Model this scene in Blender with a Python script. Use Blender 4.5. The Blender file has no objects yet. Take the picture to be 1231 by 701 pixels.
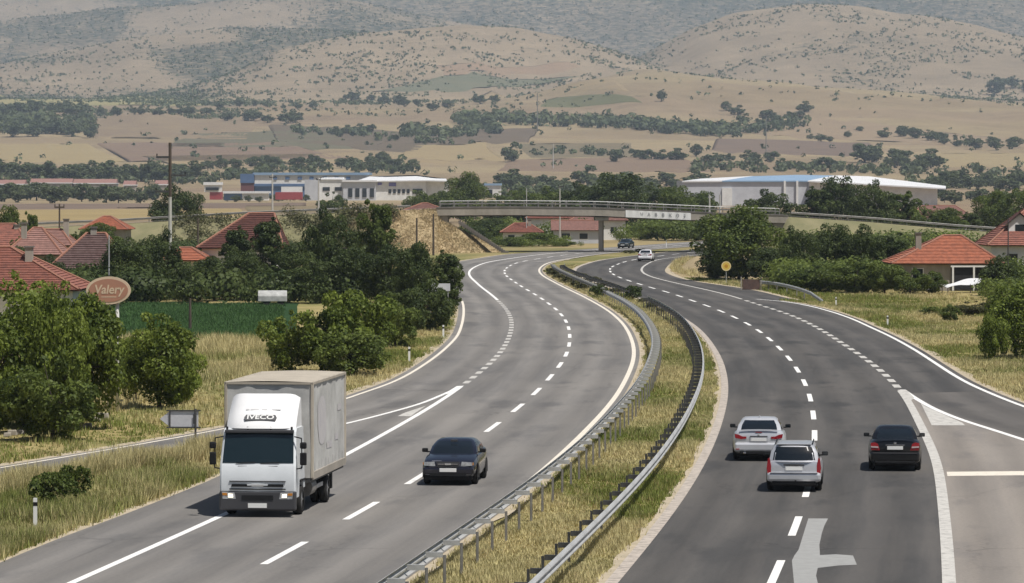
import bpy, bmesh, math, random
import numpy as np
from mathutils import Vector, Matrix, Euler

random.seed(7)
rng = np.random.default_rng(7)
scene = bpy.context.scene
COL = scene.collection
R = math.radians

# ------------------------------------------------------------------ camera
HAZE = 7.0e-5
FPX, CXP, HOR, CAMH = 5000.0, 615.5, 220.0, 9.5      # focal length, centre and horizon in photo pixels; camera height in metres
cam_d = bpy.data.cameras.new('camera')
cam = bpy.data.objects.new('camera', cam_d); COL.objects.link(cam)
cam.location = (0, 0, CAMH); cam.rotation_euler = (R(90), 0, 0)
cam_d.sensor_width = 36.0; cam_d.lens = 36.0 * FPX / 1231.0
cam_d.shift_y = -(350.5 - HOR) / 1231.0
cam_d.clip_start = 1.0; cam_d.clip_end = 30000.0
scene.camera = cam

# ------------------------------------------------------------------ light
SUN_EL, SUN_AZ = R(65), R(134)       # azimuth measured clockwise from +Y (the view direction)
sd = Vector((math.sin(SUN_AZ) * math.cos(SUN_EL), math.cos(SUN_AZ) * math.cos(SUN_EL), math.sin(SUN_EL)))
world = bpy.data.worlds.new('World'); scene.world = world; world.use_nodes = True
nt = world.node_tree; nt.nodes.clear()
sky = nt.nodes.new('ShaderNodeTexSky'); sky.sky_type = 'NISHITA'; sky.sun_disc = False
sky.sun_elevation = SUN_EL; sky.sun_rotation = SUN_AZ; sky.dust_density = 2.0
bg = nt.nodes.new('ShaderNodeBackground'); bg.inputs['Strength'].default_value = 0.055
wo = nt.nodes.new('ShaderNodeOutputWorld')
nt.links.new(sky.outputs[0], bg.inputs['Color']); nt.links.new(bg.outputs[0], wo.inputs['Surface'])
sun_d = bpy.data.lights.new('sun', 'SUN'); sun_d.energy = 4.8; sun_d.angle = R(0.6); sun_d.color = (1.0, 0.962, 0.905)
sun = bpy.data.objects.new('sun', sun_d); COL.objects.link(sun)
sun.rotation_euler = (-sd).to_track_quat('-Z', 'Y').to_euler(); sun.location = (0, 0, 400)
vs = scene.view_settings; vs.view_transform = 'Standard'; vs.look = 'None'; vs.exposure = 0.0; vs.gamma = 1.0
scene.cycles.max_bounces = 5; scene.cycles.diffuse_bounces = 2; scene.cycles.transparent_max_bounces = 6
scene.cycles.volume_bounces = 0

# ------------------------------------------------------------------ measuring helpers
def G(px, py, z=0.0):
    """the point at height z that shows at photo pixel (px, py)"""
    d = FPX * (CAMH - z) / (py - HOR)
    return Vector(((px - CXP) * d / FPX, d, z))
def XZ(px, py, d):
    """the point at depth d that shows at photo pixel (px, py)"""
    return Vector(((px - CXP) * d / FPX, d, CAMH - (py - HOR) * d / FPX))

def vnoise(x, y, seed=0):
    x = np.asarray(x, float); y = np.asarray(y, float)
    xi = np.floor(x).astype(np.int64); yi = np.floor(y).astype(np.int64)
    fx = x - xi; fy = y - yi
    fx = fx * fx * (3 - 2 * fx); fy = fy * fy * (3 - 2 * fy)
    def h(a, b):
        n = (a * 374761393 + b * 668265263 + seed * 974634777) & 0x7fffffff
        n = ((n ^ (n >> 13)) * 1274126177) & 0x7fffffff
        return ((n ^ (n >> 16)) & 0xffff) / 65535.0
    return (h(xi, yi) * (1 - fx) + h(xi + 1, yi) * fx) * (1 - fy) + (h(xi, yi + 1) * (1 - fx) + h(xi + 1, yi + 1) * fx) * fy
def fbm(x, y, seed=0, n=4):
    s = 0; a = .5; t = 0
    for i in range(n):
        s = s + a * vnoise(x * 2 ** i, y * 2 ** i, seed + i * 17); t += a; a *= .5
    return s / t
def sstep(a, b, x):
    t = np.clip((np.asarray(x, float) - a) / (b - a), 0, 1); return t * t * (3 - 2 * t)

# ------------------------------------------------------------------ materials
def mat(name, c1, c2=None, scale=4.0, rough=.8, metal=0.0, bump=0.0, bscale=40.0, spec=.3, coat=0.0, coords='Object', stretch=None, detail=5.0, lo=.35, hi=.65):
    m = bpy.data.materials.new(name); m.use_nodes = True; t = m.node_tree; N = t.nodes; L = t.links
    b = N['Principled BSDF']; b.inputs['Roughness'].default_value = rough; b.inputs['Metallic'].default_value = metal
    b.inputs['Specular IOR Level'].default_value = spec; b.inputs['Coat Weight'].default_value = coat
    b.inputs['Coat Roughness'].default_value = .06
    b.inputs['Base Color'].default_value = (*c1, 1)
    tc = N.new('ShaderNodeTexCoord'); vec = tc.outputs[coords]
    if stretch:
        mp = N.new('ShaderNodeMapping'); mp.inputs['Scale'].default_value = stretch; L.new(vec, mp.inputs['Vector']); vec = mp.outputs[0]
    if c2 is not None:
        n = N.new('ShaderNodeTexNoise'); n.inputs['Scale'].default_value = scale; n.inputs['Detail'].default_value = detail
        n.inputs['Roughness'].default_value = .65
        L.new(vec, n.inputs['Vector'])
        mr = N.new('ShaderNodeMapRange'); mr.inputs['From Min'].default_value = lo; mr.inputs['From Max'].default_value = hi
        L.new(n.outputs['Fac'], mr.inputs['Value'])
        mx = N.new('ShaderNodeMix'); mx.data_type = 'RGBA'; mx.inputs['A'].default_value = (*c1, 1); mx.inputs['B'].default_value = (*c2, 1)
        L.new(mr.outputs[0], mx.inputs['Factor']); L.new(mx.outputs['Result'], b.inputs['Base Color'])
    if bump:
        n2 = N.new('ShaderNodeTexNoise'); n2.inputs['Scale'].default_value = bscale; n2.inputs['Detail'].default_value = 3
        L.new(vec, n2.inputs['Vector'])
        bp = N.new('ShaderNodeBump'); bp.inputs['Strength'].default_value = bump; bp.inputs['Distance'].default_value = .02
        L.new(n2.outputs['Fac'], bp.inputs['Height']); L.new(bp.outputs[0], b.inputs['Normal'])
    return m

def leaf_mat(name, dark, light, trans=.3):
    m = bpy.data.materials.new(name); m.use_nodes = True; t = m.node_tree; N = t.nodes; L = t.links
    b = N['Principled BSDF']; b.inputs['Roughness'].default_value = .55; b.inputs['Specular IOR Level'].default_value = .25
    at = N.new('ShaderNodeAttribute'); at.attribute_name = 'tone'
    oi = N.new('ShaderNodeObjectInfo')
    ad = N.new('ShaderNodeMath'); ad.operation = 'MULTIPLY_ADD'; ad.inputs[1].default_value = .3; L.new(oi.outputs['Random'], ad.inputs[0])
    L.new(at.outputs['Fac'], ad.inputs[2])
    sb = N.new('ShaderNodeMath'); sb.operation = 'SUBTRACT'; sb.inputs[1].default_value = .15; sb.use_clamp = True; L.new(ad.outputs[0], sb.inputs[0])
    mx = N.new('ShaderNodeMix'); mx.data_type = 'RGBA'; mx.inputs['A'].default_value = (*dark, 1); mx.inputs['B'].default_value = (*light, 1)
    L.new(sb.outputs[0], mx.inputs['Factor']); L.new(mx.outputs['Result'], b.inputs['Base Color'])
    tr = N.new('ShaderNodeBsdfTranslucent'); L.new(mx.outputs['Result'], tr.inputs['Color'])
    ms = N.new('ShaderNodeMixShader'); ms.inputs[0].default_value = trans
    L.new(b.outputs[0], ms.inputs[1]); L.new(tr.outputs[0], ms.inputs[2]); L.new(ms.outputs[0], N['Material Output'].inputs['Surface'])
    return m

def road_mat(name, base, dark, light, crackdark):
    """asphalt: UV x is metres across from the lane line, y metres along"""
    m = bpy.data.materials.new(name); m.use_nodes = True; t = m.node_tree; N = t.nodes; L = t.links
    b = N['Principled BSDF']; b.inputs['Roughness'].default_value = .78; b.inputs['Specular IOR Level'].default_value = .28
    uv = N.new('ShaderNodeUVMap'); uv.uv_map = 'road'
    def noise(sx, sy, sc, det=4):
        mp = N.new('ShaderNodeMapping'); mp.inputs['Scale'].default_value = (sx, sy, 1); L.new(uv.outputs[0], mp.inputs['Vector'])
        n = N.new('ShaderNodeTexNoise'); n.inputs['Scale'].default_value = sc; n.inputs['Detail'].default_value = det; n.inputs['Roughness'].default_value = .6
        L.new(mp.outputs[0], n.inputs['Vector']); return n.outputs['Fac']
    def ramp(v, a, c):
        mr = N.new('ShaderNodeMapRange'); mr.inputs['From Min'].default_value = a; mr.inputs['From Max'].default_value = c; L.new(v, mr.inputs['Value']); return mr.outputs[0]
    def mixc(f, A, B):
        mx = N.new('ShaderNodeMix'); mx.data_type = 'RGBA'
        for s, v in (('A', A), ('B', B)):
            if isinstance(v, tuple): mx.inputs[s].default_value = (*v, 1)
            else: L.new(v, mx.inputs[s])
        L.new(f, mx.inputs['Factor']); return mx.outputs['Result']
    c = mixc(ramp(noise(1.0, .03, 1.1, 6), .42, .58), base, dark)           # worn strips along the lanes
    c = mixc(ramp(noise(.25, .05, .8, 5), .45, .75), c, light)
    c = mixc(ramp(noise(1, .25, .35, 6), .55, .66), c, crackdark)       # patches of fresh tar
    # transverse joints and hairline cracks
    vo = N.new('ShaderNodeTexVoronoi'); vo.feature = 'DISTANCE_TO_EDGE'; vo.inputs['Scale'].default_value = .22
    mpv = N.new('ShaderNodeMapping'); mpv.inputs['Scale'].default_value = (1.0, .28, 1); L.new(uv.outputs[0], mpv.inputs['Vector'])
    nd = noise(1, 1, 1.2, 4); ndv = N.new('ShaderNodeVectorMath'); ndv.operation = 'SCALE'; ndv.inputs['Scale'].default_value = 1.0
    ad_ = N.new('ShaderNodeVectorMath'); ad_.operation = 'ADD'; L.new(mpv.outputs[0], ad_.inputs[0]); L.new(nd, ad_.inputs[1]); L.new(ad_.outputs[0], vo.inputs['Vector'])
    ck = N.new('ShaderNodeMapRange'); ck.inputs['From Min'].default_value = .004; ck.inputs['From Max'].default_value = .012; ck.inputs['To Min'].default_value = .35; ck.inputs['To Max'].default_value = 0.0
    L.new(vo.outputs['Distance'], ck.inputs['Value'])
    ckm = N.new('ShaderNodeMath'); ckm.operation = 'MULTIPLY'; L.new(ck.outputs[0], ckm.inputs[0]); L.new(ramp(noise(.2, .06, .6, 3), .48, .6), ckm.inputs[1])
    c = mixc(ckm.outputs[0], c, tuple(v * .45 for v in crackdark))
    # tyre polish: periodic across the lane
    sx = N.new('ShaderNodeSeparateXYZ'); L.new(uv.outputs[0], sx.inputs[0])
    w = N.new('ShaderNodeMath'); w.operation = 'MULTIPLY'; w.inputs[1].default_value = 2 * math.pi / 1.875; L.new(sx.outputs['X'], w.inputs[0])
    cs = N.new('ShaderNodeMath'); cs.operation = 'COSINE'; L.new(w.outputs[0], cs.inputs[0])
    f = N.new('ShaderNodeMapRange'); f.inputs['From Min'].default_value = -1; f.inputs['From Max'].default_value = 1; f.inputs['To Min'].default_value = .86; f.inputs['To Max'].default_value = 1.08
    L.new(cs.outputs[0], f.inputs['Value'])
    g = noise(1, 1, 9, 6); g2 = N.new('ShaderNodeMapRange'); g2.inputs['From Min'].default_value = .3; g2.inputs['From Max'].default_value = .7; g2.inputs['To Min'].default_value = .90; g2.inputs['To Max'].default_value = 1.1
    L.new(g, g2.inputs['Value'])
    mu = N.new('ShaderNodeMath'); mu.operation = 'MULTIPLY'; L.new(f.outputs[0], mu.inputs[0]); L.new(g2.outputs[0], mu.inputs[1])
    vm = N.new('ShaderNodeVectorMath'); vm.operation = 'SCALE'; L.new(c, vm.inputs[0]); L.new(mu.outputs[0], vm.inputs['Scale'])
    L.new(vm.outputs[0], b.inputs['Base Color'])
    n2 = noise(1, 1, 60, 2); bp = N.new('ShaderNodeBump'); bp.inputs['Strength'].default_value = .25; bp.inputs['Distance'].default_value = .01
    L.new(n2, bp.inputs['Height']); L.new(bp.outputs[0], b.inputs['Normal'])
    return m

def paint_mat(name, c, wear=.5):
    """road paint: worn through to grey in specks"""
    return mat(name, c, tuple(.45 * v for v in c), scale=3.2, rough=.7, coords='Object', detail=8, lo=wear, hi=wear + .22)

M = {}
M['asphalt_left'] = road_mat('asphalt_aged_warm', (.198, .186, .172), (.162, .154, .145), (.236, .220, .200), (.142, .136, .130))
M['asphalt_right'] = road_mat('asphalt_dark', (.092, .086, .080), (.070, .067, .064), (.122, .112, .101), (.060, .058, .056))
M['asphalt_gore'] = road_mat('asphalt_pale_gore', (.255, .227, .198), (.222, .200, .178), (.290, .260, .228), (.20, .182, .166))
M['asphalt_ramp'] = road_mat('asphalt_ramp', (.118, .109, .100), (.096, .090, .084), (.150, .137, .123), (.088, .083, .079))
M['paint'] = paint_mat('road_paint_white', (.80, .79, .76), .58)
M['paint_worn'] = paint_mat('road_paint_worn', (.56, .54, .50), .48)
M['paint_cream'] = paint_mat('road_paint_cream', (.74, .68, .58), .55)
M['paint_dusty'] = paint_mat('road_paint_dusty', (.50, .44, .38), .45)
M['patch'] = mat('concrete_patch', (.34, .34, .33), (.29, .29, .28), scale=3, rough=.85)
M['sand'] = mat('sandy_shoulder', (.50, .42, .31), (.36, .31, .22), scale=1.3, rough=.95, bump=.4, bscale=18)
M['steel'] = mat('galvanised_steel', (.56, .56, .55), (.42, .42, .41), scale=2.5, rough=.5, metal=.25)
M['steel_dull'] = mat('weathered_steel', (.30, .29, .27), (.20, .19, .175), scale=3, rough=.6, metal=.3)
M['steel_dark'] = mat('dark_steel_post', (.10, .10, .10), (.06, .06, .06), scale=5, rough=.6, metal=.3)
M['concrete'] = mat('concrete_pale', (.40, .36, .31), (.28, .255, .215), scale=.7, rough=.9, bump=.2, bscale=8, stretch=(1, 1, .4))
M['concrete_dark'] = mat('concrete_weathered_shaded', (.20, .18, .16), (.13, .12, .11), scale=.8, rough=.9)
M['white_wall'] = mat('white_plaster', (.80, .79, .76), (.68, .67, .64), scale=.5, rough=.85)
M['grey_wall'] = mat('grey_cladding', (.56, .57, .60), (.48, .49, .52), scale=.3, rough=.6)
M['blue_paint'] = mat('blue_cladding', (.11, .18, .33), (.09, .15, .27), scale=.3, rough=.6)
M['blue_roof'] = mat('blue_sheet_roof', (.28, .40, .54), (.23, .34, .48), scale=.2, rough=.5)
M['white_roof'] = mat('white_sheet_roof', (.80, .80, .80), (.70, .70, .70), scale=.2, rough=.5)
M['glass_dark'] = mat('window_glass', (.02, .025, .03), rough=.08, spec=.6)
M['red_paint'] = mat('red_paint', (.36, .07, .075), (.30, .055, .06), scale=1, rough=.5)
M['black'] = mat('black_plastic', (.012, .012, .013), rough=.55)
M['rubber'] = mat('tyre_rubber', (.018, .018, .018), (.03, .028, .025), scale=20, rough=.85)
M['rim'] = mat('alloy_rim', (.55, .56, .58), rough=.3, metal=.9)
M['chrome'] = mat('chrome', (.75, .75, .77), rough=.12, metal=1)
M['wood'] = mat('weathered_wood', (.11, .085, .065), (.07, .055, .045), scale=6, rough=.9, stretch=(1, 1, .1))
M['pole_concrete'] = mat('pole_concrete', (.55, .54, .50), (.44, .43, .40), scale=1.5, rough=.9)
M['bark'] = mat('bark', (.10, .08, .06), (.05, .042, .035), scale=3, rough=.95, bump=.5, bscale=12)
M['plate'] = mat('plate_white', (.80, .80, .78), rough=.4)

# ------------------------------------------------------------------ mesh helpers
def put(o, label=None, cat=None, group=None, kind=None):
    if label: o['label'] = label
    if cat: o['category'] = cat
    if group: o['group'] = group
    if kind: o['kind'] = kind
    return o
def data_obj(name, data, parent=None, loc=None, rot=None, scale=None):
    o = bpy.data.objects.new(name, data); COL.objects.link(o)
    if parent is not None: o.parent = parent
    if loc is not None: o.location = loc
    if rot is not None: o.rotation_euler = rot
    if scale is not None: o.scale = scale
    return o
def empty(name, loc=(0, 0, 0), rz=0.0, label=None, cat=None, group=None):
    o = data_obj(name, None, None, loc, (0, 0, rz)); o.empty_display_size = .3
    return put(o, label, cat, group)
def mesh_from(name, verts, faces, material=None, smooth=False):
    me = bpy.data.meshes.new(name)
    me.from_pydata([tuple(v) for v in verts], [], [tuple(f) for f in faces]); me.update()
    mats = material if isinstance(material, (list, tuple)) else [material]
    for mm in mats:
        if mm: me.materials.append(mm)
    if smooth: me.polygons.foreach_set('use_smooth', [True] * len(me.polygons))
    return me
def mesh_np(name, verts, loops, nper, material=None, smooth=False):
    """fast mesh of equal faces: verts (n,3), loops (m*nper,)"""
    me = bpy.data.meshes.new(name); nv = len(verts); nl = len(loops); nf = nl // nper
    me.vertices.add(nv); me.vertices.foreach_set('co', np.asarray(verts, np.float32).ravel())
    me.loops.add(nl); me.loops.foreach_set('vertex_index', np.asarray(loops, np.int32).ravel())
    me.polygons.add(nf); me.polygons.foreach_set('loop_start', np.arange(0, nl, nper, dtype=np.int32))
    try: me.polygons.foreach_set('loop_total', np.full(nf, nper, np.int32))
    except Exception: pass
    if material: me.materials.append(material)
    if smooth: me.polygons.foreach_set('use_smooth', np.ones(nf, bool))
    me.update(calc_edges=True); return me

class MB:
    def __init__(s): s.v = []; s.f = []
    def add(s, vs, fs):
        b = len(s.v); s.v += [tuple(v) for v in vs]; s.f += [tuple(i + b for i in f) for f in fs]; return s
    def box(s, c, size, rz=0.0, ry=0.0, rx=0.0):
        x, y, z = [q / 2 for q in size]; m = Euler((rx, ry, rz)).to_matrix(); c = Vector(c)
        vs = [c + m @ Vector((sx * x, sy * y, sz * z)) for sz in (-1, 1) for sx, sy in ((-1, -1), (1, -1), (1, 1), (-1, 1))]
        return s.add(vs, [(3, 2, 1, 0), (4, 5, 6, 7), (0, 1, 5, 4), (1, 2, 6, 5), (2, 3, 7, 6), (3, 0, 4, 7)])
    def tube(s, p0, p1, r0, r1=None, n=8, cap=True):
        r1 = r0 if r1 is None else r1; p0 = Vector(p0); p1 = Vector(p1); d = (p1 - p0).normalized()
        a = d.orthogonal().normalized(); b = d.cross(a)
        vs = []
        for p, r in ((p0, r0), (p1, r1)):
            for i in range(n):
                t = 2 * math.pi * i / n; vs.append(p + a * (r * math.cos(t)) + b * (r * math.sin(t)))
        fs = [(i, (i + 1) % n, n + (i + 1) % n, n + i) for i in range(n)]
        if cap: fs += [tuple(range(n))[::-1], tuple(range(n, 2 * n))]
        return s.add(vs, fs)
    def path(s, pts, rad, n=6):
        for i in range(len(pts) - 1):
            r0 = rad[i] if isinstance(rad, (list, tuple)) else rad; r1 = rad[i + 1] if isinstance(rad, (list, tuple)) else rad
            s.tube(pts[i], pts[i + 1], r0, r1, n)
        return s
    def grid(s, P, nu, nv, flip=False):
        vs = [P(i / nu, j / nv) for j in range(nv + 1) for i in range(nu + 1)]
        fs = []
        for j in range(nv):
            for i in range(nu):
                a = j * (nu + 1) + i; q = (a, a + 1, a + nu + 2, a + nu + 1); fs.append(q[::-1] if flip else q)
        return s.add(vs, fs)
    def prism(s, poly, y0, y1):
        """polygon in XZ pushed from y0 to y1"""
        n = len(poly); vs = [(p[0], y0, p[1]) for p in poly] + [(p[0], y1, p[1]) for p in poly]
        fs = [tuple(range(n)), tuple(range(n, 2 * n))[::-1]] + [((i + 1) % n, i, n + i, n + (i + 1) % n) for i in range(n)]
        return s.add(vs, fs)
    def prismx(s, poly, x0, x1):
        """polygon in YZ pushed from x0 to x1"""
        n = len(poly); vs = [(x0, p[0], p[1]) for p in poly] + [(x1, p[0], p[1]) for p in poly]
        fs = [tuple(range(n))[::-1], tuple(range(n, 2 * n))] + [(i, (i + 1) % n, n + (i + 1) % n, n + i) for i in range(n)]
        return s.add(vs, fs)
    def prismz(s, poly, z0, z1):
        n = len(poly); vs = [(p[0], p[1], z0) for p in poly] + [(p[0], p[1], z1) for p in poly]
        fs = [tuple(range(n))[::-1], tuple(range(n, 2 * n))] + [(i, (i + 1) % n, n + (i + 1) % n, n + i) for i in range(n)]
        return s.add(vs, fs)
    def mesh(s, name, material, smooth=False):
        return mesh_from(name, s.v, s.f, material, smooth)
    def build(s, name, material, parent=None, loc=None, rot=None, smooth=False, bevel=0.0, seg=2, fix=True):
        me = s.mesh(name, material, smooth)
        if fix or bevel:
            bm = bmesh.new(); bm.from_mesh(me)
            if bevel: bmesh.ops.bevel(bm, geom=list(bm.edges), offset=bevel, segments=seg, affect='EDGES', profile=.5)
            if fix: bmesh.ops.recalc_face_normals(bm, faces=bm.faces)
            bm.to_mesh(me); bm.free()
            if smooth: me.polygons.foreach_set('use_smooth', [True] * len(me.polygons))
        return data_obj(name, me, parent, loc, rot)

def text_mesh(txt, size, material, depth=.004, bold=False, shear=0.0, sx=1.0):
    """lettering as a mesh in the XZ plane, centred, facing -Y"""
    c = bpy.data.curves.new('lettering', 'FONT'); c.body = txt; c.size = size; c.align_x = 'CENTER'; c.align_y = 'CENTER'
    c.extrude = depth; c.resolution_u = 3; c.shear = shear
    if bold: c.offset = size * .02
    o = bpy.data.objects.new('lettering_tmp', c); COL.objects.link(o)
    dg = bpy.context.evaluated_depsgraph_get()
    me = bpy.data.meshes.new_from_object(o.evaluated_get(dg))
    bpy.data.objects.remove(o); bpy.data.curves.remove(c)
    me.materials.clear(); me.materials.append(material)
    me.transform(Matrix.Rotation(R(90), 4, 'X') @ Matrix.Diagonal((sx, 1, 1, 1)))
    me.name = 'lettering'; return me

# ------------------------------------------------------------------ the lines of the road, X as a function of depth
def curve(pts, sm=0.0):
    pts = sorted(pts); d = np.array([p[0] for p in pts], float); x = np.array([p[1] for p in pts], float)
    n = len(d); m = np.zeros(n)                      # monotone-ish cubic
    s = np.diff(x) / np.diff(d)
    m[1:-1] = (s[:-1] * np.diff(d)[1:] + s[1:] * np.diff(d)[:-1]) / (d[2:] - d[:-2]); m[0] = s[0]; m[-1] = s[-1]
    D = np.arange(40, 1200, 2.0)
    i = np.clip(np.searchsorted(d, D) - 1, 0, n - 2); h = d[i + 1] - d[i]; t = (D - d[i]) / h
    X = (2 * t**3 - 3 * t**2 + 1) * x[i] + (t**3 - 2 * t**2 + t) * h * m[i] + (-2 * t**3 + 3 * t**2) * x[i + 1] + (t**3 - t**2) * h * m[i + 1]
    X = np.where(D < d[0], x[0] + (D - d[0]) * m[0], np.where(D > d[-1], x[-1] + (D - d[-1]) * m[-1], X))
    if sm:
        k = np.exp(-.5 * (np.arange(-60, 61) * 2.0 / sm) ** 2); k /= k.sum()
        Xp = np.concatenate([X[0] - (X[1] - X[0]) * np.arange(60, 0, -1), X, X[-1] + (X[-1] - X[-2]) * np.arange(1, 61)])
        X = np.convolve(Xp, k, 'valid')
    return lambda q: np.interp(q, D, X)
def px_curve(pp, sm=0.0, extra=()):
    q = [(G(a, b).y, G(a, b).x) for a, b in pp]
    return curve(q + list(extra), sm)

LD = px_curve([(342,665),(440,612),(499,577),(596,511),(624,490),(645.7,471),(661,454),(673,440),(680.6,428),(684.5,416),(685.3,405.5),(684.4,396.4),(682,388.1),(677,380.8),(671,373.8),(664,368),(656.7,363),(648.6,357.2),(639,351.5),(631,347),(623.4,342.3),(617,337.7),(611,334),(607,330),(606.6,324.2),(614.5,318.7),(621.3,315.8),(630,313.8),(641.6,312),(654.6,310),(683,306),(826,294.5)], 9, [(700, 42.5), (900, 98)])
RD = px_curve([(932,690),(957,634),(980,521),(978,497.5),(974,476),(958,443),(947.5,429),(936.6,418),(925,407.4),(912,397.2),(898,388.6),(881,380.5),(867,374),(851,368),(835.3,362.6),(818,356.4),(804,351.5),(789,347.8),(775.6,343.7),(764,340),(754,337),(745.5,334),(738,330.7),(733,326.7),(733,323),(736.4,319.8),(742.6,318),(749,315)], 9, [(549, 20.6), (640, 40.5), (700, 56), (900, 113)])
LO = lambda d: LD(d) - 3.75
LI = lambda d: LD(d) + 3.75
RI = lambda d: RD(d) - 3.8
RO = px_curve([(1141,699),(1139,652),(1135,619.5),(1132,590),(1127,552),(1115.6,529),(1101,500),(1089.5,477),(1083,469),(1071.6,457),(1055,442),(1041.5,432),(1028.5,423),(1014,414),(997.6,402.6),(981,393),(965,384.7),(949,378),(932.5,372.5),(916,367.6),(900,362.5),(877,355),(860.6,351),(836,345.5),(820,342),(794,336),(777.6,331),(771,326),(772,321.5),(777.6,317.7)], 9, [(520, 18.6), (549, 24.4), (640, 44.3), (700, 59.8), (900, 117)])
EDGE1 = curve([(80,-15.6),(95,-13.8),(104,-12.8),(110.6,-12.2),(117.6,-11.3),(125.7,-10.4),(135,-9.46),(141,-9.1)], 3)
LROUT = curve([(90,-34),(110,-26.2),(130,-19.6),(142.6,-15.9),(160.7,-11.1),(181,-7.5),(187.4,-6.86),(195.5,-5.9),(204.7,-5.22),(215,-4.7),(226,-4.23),(241.6,-3.74),(258,-3.4),(274.6,-3.36),(297,-3.47),(321,-3.75),(357,-4.6),(413,-6.6),(470,-7.4),(495,-6.6),(530,-3.2),(552,-.6),(600,11.5),(700,36),(900,92)], 4)
LRIN = curve([(90,-26),(110,-22.2),(130,-16.2),(140,-13.2),(148,-10.8),(163.4,-6.7),(171.5,-5.16),(178.6,-3.98),(187.5,-3.02),(194.4,-2.31)], 2)
RRAMP = curve([(80,32),(100,28.6),(120,25.8),(140,23.8),(160,22.4),(176.6,21.75),(187.7,21.6),(198,21.65),(206.5,21.87),(216,22.2),(237.9,22.95),(256.8,23.4),(273.5,23.6),(293,23.75),(308.4,23.5),(321.8,22.9),(330,22.2),(336,21.2),(341,19.6)], 2)
RGORE = curve([(80,29),(100,25.3),(120,22.3),(140,20.1),(153.9,18.9),(160,18.5),(166,18.05),(174.6,17.75),(184,17.8),(191.5,17.95)], 2)
RPAVE = curve([(335,23.2),(349,22.4),(366.5,21.6),(377,20.6),(391,18.9),(402.5,17.5),(420,16.6),(440,16.3),(472,17.6),(500,19.4),(549,26.6),(640,46.5),(700,62),(900,119)], 5)

def left_edge(d):
    d = np.asarray(d, float)
    a = np.where(d < 141, EDGE1(d), np.where(d < 152, np.interp(d, [141, 152], [float(EDGE1(141)), float(LRIN(152))]), LRIN(d)))
    return np.where(d > 190, LROUT(d) - .4, a)
def right_edge(d):
    d = np.asarray(d, float)
    return np.where(d < 190, RO(d) + .2, np.where(d < 338, RRAMP(d) + .4, RPAVE(d)))

def paved(x, d, m=0.0):
    """is (x, d) on a road surface (grown by m)?"""
    a = (x > left_edge(d) - m) & (x < LI(d) + .5 + m)
    b = (x > RI(d) - .55 - m) & (x < right_edge(d) + m)
    c = (x > LROUT(d) - .4 - m) & (x < LRIN(d) + .4 + m) & (d < 195)
    e = (x > RO(d) - m) & (x < RRAMP(d) + .4 + m) & (d < 195)
    return a | b | c | e

# ------------------------------------------------------------------ terrain
BASE_D = [0, 900, 1500, 1900, 2300, 2600, 3000, 3400, 3800, 4300, 4700, 5200, 6000, 8000, 12500]
BASE_Z = [0, 0, .5, 1.5, 6, 12, 21, 35, 50, 75, 95, 112, 122, 140, 150]
RIDGES = [  # depth of crest, foot length, back length, crest in photo pixels
    (5200, 1500, 500, [(-900,150),(300,152),(500,140),(620,118),(700,98),(770,82),(820,90),(900,99),(1000,109),(1110,119),(1231,131),(1600,165)]),
    (6300, 1150, 700, [(-900,150),(150,140),(230,116),(290,86),(340,60),(430,43),(500,34),(560,28),(620,32),(680,42),(740,62),(800,88),(900,120),(1700,160)]),
    (7000, 1400, 900, [(-900,150),(600,150),(700,112),(760,72),(830,33),(880,16),(960,7),(1040,10),(1130,20),(1231,43),(1400,88),(1900,140)]),
    (7300, 1700, 800, [(-1500,60),(-300,80),(0,78),(120,54),(200,44),(280,36),(440,34),(560,60),(800,120),(1900,150)]),
    (8600, 1500, 1000, [(-1500,10),(-300,24),(0,22),(100,10),(200,4),(320,-4),(430,0),(560,30),(800,80),(1900,80)]),
    (10600, 2300, 900, [(-2500,-30),(-300,-32),(0,-34),(300,-46),(500,-40),(660,-55),(800,-46),(980,-36),(1130,-50),(1231,-46),(2600,-40)]),
]
_rid = []
for dk, lf, lb, cr in RIDGES:
    _rid.append((dk, lf, lb, np.array([(p - CXP) / FPX * dk for p, y in cr]), np.array([CAMH + (HOR - y) / FPX * dk for p, y in cr])))
def terrain(x, d):
    x = np.asarray(x, float); d = np.asarray(d, float)
    b = np.interp(d, BASE_D, BASE_Z)
    far = sstep(1800, 3500, d)
    z = b + far * (fbm(x / 420, d / 600, 3, 3) - .5) * 14
    own = np.zeros(x.shape, int)
    for k, (dk, lf, lb, cx, cz) in enumerate(_rid):
        top = np.interp(x, cx, cz) + (fbm(x / 260, d / 900 + k, 11 + k, 4) - .5) * (10 + 3 * k) * 1.2
        wob = (fbm(x / 500, np.full_like(x, k * 3.3), 31 + k, 3) - .5) * 500
        t = (d - (dk - lf) + wob * .4) / (lf + wob * .4)
        w = np.where(d <= dk, np.clip(t, 0, 1), np.clip(1 - (d - dk) / lb * .45, 0, 1))
        w = np.where(d <= dk, w ** 1.15 * .35 + sstep(0, 1.12, w) * .65 / sstep(0, 1.12, 1.0), w)
        zz = b * (1 - w) + top * w
        # gullies running down the front
        g = (fbm(x / 110 + d / 1500, d / 2600, 51 + k, 4) - .5) * 46 * np.clip(w, 0, 1) * (1 - np.clip(w, 0, 1)) * 2.4
        zz = zz + g
        own = np.where(zz > z, k + 1, own); z = np.maximum(z, zz)
    return z, own
_ROWS = 40 * 1.0118 ** np.arange(0, 488); _ROWS = _ROWS[_ROWS < 12100]
_u = np.concatenate([np.linspace(-.30, -.135, 26)[:-1], np.linspace(-.135, .135, 250), np.linspace(.135, .30, 26)[1:]])
_X = _ROWS[:, None] * _u[None, :]; _D = np.repeat(_ROWS[:, None], len(_u), 1)
_Z, _OWN = terrain(_X, _D)
_Z = _Z - .05 * (1 - sstep(700, 900, _D))
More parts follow.
